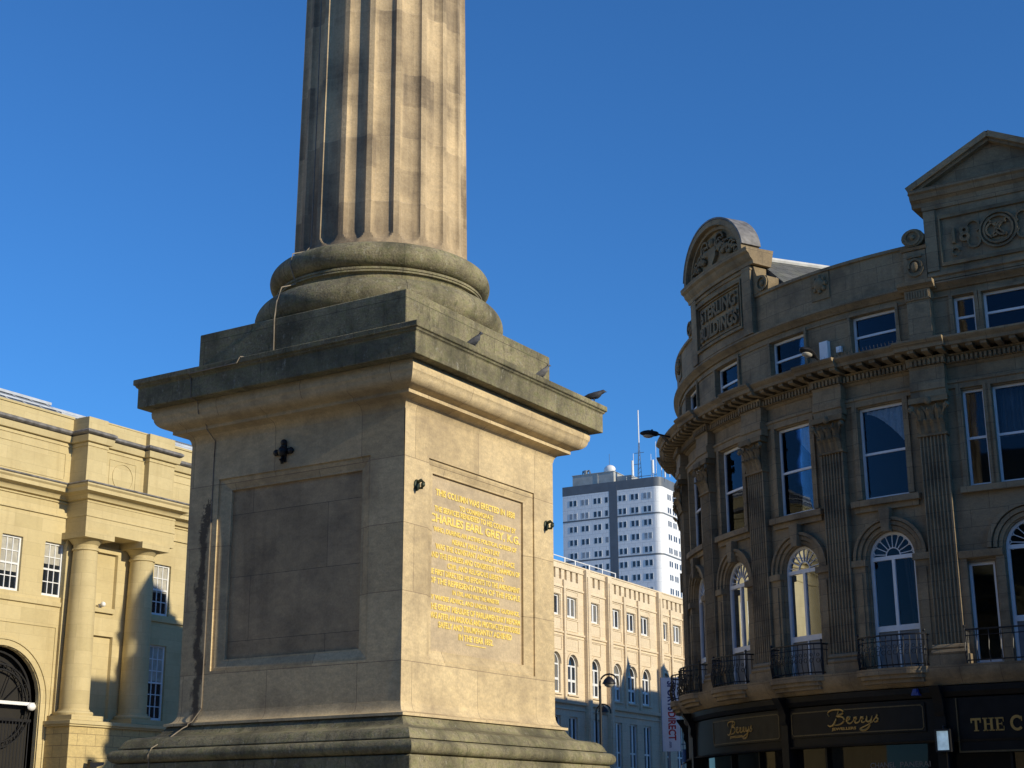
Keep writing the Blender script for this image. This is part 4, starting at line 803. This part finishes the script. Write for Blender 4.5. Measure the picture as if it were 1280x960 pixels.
# lettered segmental pediment at the corner
PX=-7.78
mb=MB(); mb.box(PX-1.78,PX+1.78,-.46,-.02,14.95,17.0); mb.box(PX-1.45,PX+1.45,-.03,.0,14.97,15.22); mb.box(PX-1.45,PX+1.45,-.03,.0,16.72,16.98)
for s_ in (-1,1): mb.box(PX+s_*1.6-.2,PX+s_*1.6+.2,-.03,.05,14.96,16.98)
mb.run([(-.6,16.98),(.05,17.0),(.07,17.1),(.16,17.18),(.2,17.28),(.28,17.34),(.30,17.46),(-.72,17.5)],PX-1.98,PX+1.98); mb.run([(-.5,16.84),(.04,16.85),(.06,16.9),(-.5,16.92)],PX-1.82,PX+1.82)
A=arc(PX,17.48,1.72,0,PI,28,1.36); mb.ext_o(A,-.38,.0)
mb.strip(arc(PX,17.48,1.66,0,PI,28,1.34),.16,-.4,.26); mb.strip(arc(PX,17.48,1.50,0,PI,28,1.2),.10,-.01,.12)
ped=Q(mb,'curved_pediment','brown',smooth=30)
mb=MB(); P=arc(PX,17.48,1.78,R(6),R(174),24,1.46)
for p,q in zip(P,P[1:]): mb.add([(p[0],.27,p[1]),(q[0],.27,q[1]),(q[0],-.42,q[1]),(p[0],-.42,p[1])],[(0,1,2,3)])
mb.strip(P,.05,-.42,.275); Q(mb,'lead_capping','lead',ped)
mb=MB(); panel(mb,PX-1.33,PX+1.33,15.27,16.68,-.018,.10,.09); panel(mb,PX-1.2,PX+1.2,15.38,16.57,-.02,.03,.06)
letters(mb,'STERLING',PX,-.0,16.27,2.1,.44,.1,bold=.035); letters(mb,'BUILDINGS',PX,-.0,15.70,2.2,.44,.1,bold=.035)
Q(mb,'carved_panel','brown_carved',ped,smooth=0)
mb=MB(); random.seed(3)                           # carved shield and foliage in the tympanum
mb.ext_o([(PX-.22,18.15),(PX+.22,18.15),(PX+.22,17.85),(PX,17.62),(PX-.22,17.85)],0,.12); mb.ball((PX,.08,18.3),.16,.1,.15)
for s_ in (-1,1):
    for k in range(9):
        t=k/8; x=PX+s_*(.35+.95*t); z=17.72+.35*(1-t)+.1*sin(k*2.2); r=.15-.06*t; mb.ball((x,.05,z),r,.09,r*.8,8,5); mb.strip(arc(x,z+.05,r*1.1,R(30),R(240),7),.04,.0,.12)
    mb.strip(arc(PX+s_*.45,18.25,.22,0,R(300),10),.06,0,.12)
Q(mb,'carved_shield','brown_carved',ped)
mb=MB()                                           # scroll buttress beside it
for s_,x0 in ((1,PX+1.78),(-1,PX-1.78)):
    mb=MB()
    prof=[(0,16.1),(0,17.0),(.08*s_,16.95),(.14*s_,16.75),(.2*s_,16.62),(.42*s_,16.58),(.62*s_,16.5),(.68*s_,16.32),(.64*s_,16.1)]
    mb.ext_o([(x0+p[0],p[1]) for p in prof],-.5,-.05); mb.strip(arc(x0+s_*.42,16.33,.2,0,2*PI,14)[:-1],.06,-.06,.0,True); mb.ball((x0+s_*.42,-.04,16.33),.09,.06,.09)
    Q(mb,'scroll_buttress','brown_carved',ped)
mb=MB()
for c in (-3.5,-11.9): 
    mb=MB()
    mb.ball((c,-.08,15.68),.2,.12,.2); mb.box(c-.3,c+.3,-.13,-.09,15.25,16.0)
    for k in range(8): mb.ball((c+.2*cos(k*PI/4),-.06,15.68+.2*sin(k*PI/4)),.07,.06,.07,6,4)
    Q(mb,'lion_mask','brown_carved')
# slate roof behind the pediment
th0=7.68/RW
def rf(L,dp,z):
    k=RW-dp; x=UC-k*sin(th0)+L*cos(th0); y=RW-k*cos(th0)-L*sin(th0); return (x,y,z)
mb=MB(); P=[rf(-3.6,.9,15.3),rf(-1.3,.6,17.42),rf(1.3,.6,17.42),rf(3.6,.9,15.3),rf(-3.6,12,15.3),rf(-1.3,12,17.42),rf(1.3,12,17.42),rf(3.6,12,15.3)]
mb.add(P,[(0,1,2,3),(4,5,6,7),(0,1,5,4),(1,2,6,5),(2,3,7,6)]); mb.build('roof','slate',RB,smooth=0)
mb=MB(); mb.tube([rf(1.3,.5,17.45),rf(1.3,12,17.45)],.09,8); mb.tube([rf(-1.3,.5,17.45),rf(-1.3,12,17.45)],.09,8); mb.tube([rf(2.2,.7,16.5),rf(2.3,3,16.42)],.05,6); mb.build('roof_ridge','ridge',RB)
# gabled attic with date panel
mb=MB(); G0,G1=-.30,3.42
mb.box(G0,G1,-.9,.02,14.95,17.0); mb.run([(-.9,16.86),(.06,16.88),(.08,16.94),(.08,17.0),(-.9,17.0)],G0-.03,G1+.03)
mb.run([(-1.0,17.0),(.08,17.0),(.10,17.10),(.2,17.18),(.24,17.3),(.30,17.34),(.31,17.42),(-1.0,17.44)],G0-.27,G1+.27)
cx=(G0+G1)/2; mb.ext_o([(G0-.1,17.42),(G1+.1,17.42),(cx,18.42)],-.8,.02)
for sg in (-1,1): 
    for w_,d,off in ((.15,.31,.02),(.09,.2,-.10)): mb.strip([(cx+sg*(G1-cx+.30),17.44+off),(cx-sg*.0,18.52+off)],w_,-.9,d)
mb.run([(.0,15.02),(.08,15.06),(.08,15.14),(.0,15.16)],G0,G1); mb.box(G0,.0,-.02,.07,15.2,16.85); mb.box(3.12,G1,-.02,.07,15.2,16.85)
gb=Q(mb,'gable','brown',smooth=30)
mb=MB(); panel(mb,.10,3.02,15.33,16.62,.018,.10,.07); letters(mb,'18',.62,.06,16.05,.46,.42,.07,bold=.02); 
for k in range(2): mb.strip(arc(cx,16.0,.36+.1*k,0,2*PI,20)[:-1],.05,.018,.09,True)
for sg in (-1,1):
    mb.strip(arc(cx+sg*.62,16.2,.16,R(-60),R(220),10),.05,.018,.09); mb.strip(arc(cx+sg*.62,15.8,.16,R(140),R(420),10),.05,.018,.09); mb.strip(arc(cx+sg*1.1,15.62,.1,0,R(280),8),.04,.018,.08); mb.strip(arc(cx+sg*.12,16.0,.18,R(60),R(300),8),.05,.018,.10)
mb.strip([(cx-.2,15.8),(cx+.2,16.25)],.05,.018,.1); mb.strip([(cx+.2,15.8),(cx-.2,16.25)],.05,.018,.1)
Q(mb,'date_panel','brown_carved',gb,smooth=0)
mb=MB(); P=[(G0-.28,.3,17.46),(cx,.3,18.6),(G1+.28,.3,17.46),(G1+.28,-1.3,17.46),(cx,-1.3,18.6),(G0-.28,-1.3,17.46)]; mb.add(P,[(0,1,4,5),(1,2,3,4)]); Q(mb,'gable_roof','lead',gb,smooth=0)
# attic pilaster with carved pedestal and scroll finial
for c in (-.62,3.72):
    mb=MB(); mb.box(c-.3,c+.3,-.205,.06,13.40,14.52); mb.box(c-.33,c+.33,-.205,.10,14.52,14.78)
    for k in range(9): x=c-.28+k*.07; mb.box(x-.012,x+.018,.09,.125,14.56,14.74)
    mb.run([(-.2,14.78),(.12,14.79),(.16,14.84),(.26,14.88),(.28,14.97),(-.2,15.0)],c-.46,c+.46); mb.box(c-.3,c+.3,-.3,.05,15.0,15.86); mb.run([(-.3,15.86),(.08,15.88),(.12,15.95),(-.3,16.0)],c-.34,c+.34)
    ap_=Q(mb,'attic_pilaster','brown')
    mb=MB(); mb.loft([[(c+.3*cos(t),o,16.22+.24*sin(t)) for t in [2*PI*i/18 for i in range(18)]] for o in (-.3,.08)]); mb.strip(arc(c,16.22,.19,0,2*PI,14)[:-1],.05,.07,.12,True); mb.ball((c,.1,16.22),.07,.05,.07)
    mb.strip(arc(c,15.45,.17,R(-20),R(200),10),.06,.04,.10); mb.strip(arc(c,15.38,.2,R(180),R(360),10),.06,.04,.10); mb.ball((c,.08,15.42),.1,.06,.14); mb.strip([(c-.2,15.7),(c+.2,15.7)],.06,.04,.1); Q(mb,'scroll_finial','brown_carved',ap_)
mb=MB(); a=-4.7
while a<-.9: mb.tube([(a,.46,13.31),(a,.5,13.42)],.003,3); a+=.1
Q(mb,'bird_spikes','black',smooth=0)
# fittings on the corner building: things of their own
def fit(name,label,cat,fn,mat,group=None,sub=()):
    b=MB(); fn(b); o=b.build(name,mat,None,mp=bend,cuts=None); o.location=RBP; o.rotation_euler=(0,0,GRID); tag(o,label,cat,group)
    for n_,m_,f2 in sub: c=MB(); f2(c); c.build(n_,m_,o,mp=bend)
    return o
def cobra(a,z,o0,sc,up):
    def head(b):
        L=.8*sc
        b.tube([(a,o0-.35,z-.12),(a,o0,z-.05),(a,o0+.25,z+up*.1)],.03,6)
        rg=[]
        for t,w_,h_ in ((0,.06,.06),(.1,.10,.09),(.3,.12,.11),(.55,.15,.12),(.8,.12,.09),(.95,.06,.05),(1,.02,.02)):
            rg.append([(a+w_*cos(2*PI*i/12),o0+.25+L*t,z+up*(.1+L*t*.6)+h_*sin(2*PI*i/12)*(1 if sin(2*PI*i/12)>0 else .7)) for i in range(12)])
        b.loft(rg)
        b.box(a-.03,a+.03,o0+.42,o0+.48,z+up*.2+.08,z+up*.2+.14)
    def bowl(b):
        b.ball((a,o0+.25+.55*.8*sc,z+up*(.1+.26*sc)-.06),.11,.24*sc,.075,12,6)
    return head,bowl
h,bw_=cobra(-11.05,13.22,.55,.72,.06); fit('street_lamp','dark street lamp head against the sky on the far curve of the cornice','street lamp',h,'black','lamps fixed on the corner building cornice',[('lamp_cover','lamp_glass',bw_)])
h,bw_=cobra(-3.18,13.34,.55,.75,.30); fit('street_lamp','dark street lamp head before an attic window, beside a white box on the cornice','street lamp',h,'black','lamps fixed on the corner building cornice',[('lamp_cover','lamp_glass',bw_)])
def wbox(b): b.box(-3.62,-3.36,-.19,-.05,13.5,14.05); b.box(-3.55,-3.43,-.12,-.06,13.4,13.5)
fit('equipment_box','tall narrow white box standing on the cornice between two attic windows','box',wbox,'aerial')
def sbox(b): b.box(-3.12,-2.97,-.19,-.10,13.66,13.82); b.box(-3.08,-3.01,-.10,-.08,13.70,13.78)
fit('sensor_box','small square white box on the wall beside the taller white box','box',sbox,'aerial')
def alarm(b): b.loft([[(-1.60,-.02,4.60),(-1.36,-.02,4.60),(-1.43,-.02,4.78),(-1.53,-.02,4.78)],[(-1.58,.16,4.61),(-1.38,.16,4.61),(-1.44,.16,4.76),(-1.52,.16,4.76)]]); b.box(-1.52,-1.44,.15,.18,4.66,4.72)
fit('alarm_box','small blue tapered alarm box under the stone ledge above the jeweller signs','alarm box',alarm,plain('blue_alarm_plastic',(.03,.06,.28),.4))
def ps(b):
    b.box(-1.02,-.66,.06,.30,3.26,3.30); b.box(-1.02,-.66,.06,.30,3.74,3.78); b.box(-1.02,-.98,.06,.30,3.30,3.74); b.box(-.70,-.66,.06,.30,3.30,3.74); b.box(-.98,-.70,.06,.1,3.30,3.74); b.tube([(-.84,-.05,3.85),(-.84,.2,3.85),(-.84,.2,3.78)],.02); b.tube([(-.84,.03,2.6),(-.84,.03,3.3)],.03)
fit('projecting_sign','square black framed light box glowing pale blue beside the black sign board','sign',ps,'black',None,[('lit_face','screen',lambda b:(b.box(-.98,-.70,.22,.262,3.30,3.74)))])
# blue street sign below the banner
bs=thing('hanging_sign','dark blue sign with a white letter C, half hidden behind the corner shop','sign',(8.55,75,0),R(-8))
def BS(mb,n,m): return mb.build(n,m,bs,mp=mR,smooth=0)
mb=MB(); mb.box(-.42,.5,-.1,0,4.55,5.15); BS(mb,'sign_panel','bluesign')
mb=MB(); mb.strip(arc(.0,4.85,.17,R(45),R(315),14),.055,.0,.012); BS(mb,'lettering','bannerw')
mb=MB(); mb.tube([(-.5,-.05,4.0),(-.5,-.05,4.4),(-.3,-.05,4.52),(.3,-.05,4.52)],.04); mb.tube([(.45,-.05,0),(.45,-.05,5.2)],.06); BS(mb,'sign_post','black')
# street behind the corner building whose gables shade the store
tb=thing('gabled_terrace','plain stone terrace with pointed gables in the street behind the corner building','building',SDP,SDR)
mb=MB(); mb.box(-17,26,19.5,30,0,15.9); mb.box(-3.7,12,19.5,24,15.8,17.2); mb.build('wall','conc',tb,mp=mL,smooth=0)
for c,w_,z1,z2 in ((-.67,1.0,17.35,19.15),(4.65,.95,18.6,19.2)):
    mb=MB(); mb.ext_o([(c-w_,17.1),(c+w_,17.1),(c+w_,z1),(c,z2),(c-w_,z1)],19.6,21.5); mb.build('gable','conc',tb,mp=mL,smooth=0)
# added unseen blocks that cut sky light, behind and right of the viewer
def terrace(label,loc,rz,x0,x1,h):
    tv=thing('sky_block_terrace',label,'building',loc,rz)
    mb=MB(); holes=[(x0+3*i+.8,x0+3*i+2.0,z,z+2,False) for i in range(int((x1-x0)/3)) for z in [5+3.6*k for k in range(int((h-5)/3.6))]]
    wall(mb,x0,x1,0,h,0,holes,.25); mb.box(x0,x1,-12,-.3,0,h-.1); mb.build('wall','conc',tv,mp=lambda a,o,z:(a,o,z),smooth=0)
terrace('tall added terrace blocking sky light, unseen behind the viewer',(N2.x*20,N2.y*20,0),GRID,-44,40,24)
terrace('low added terrace blocking sky light, unseen right of the viewer',(MC[0]+N1.x*42+N2.x*4,MC[1]+N1.y*42+N2.y*4,0),GRID+PI/2,-26,22,13.5)
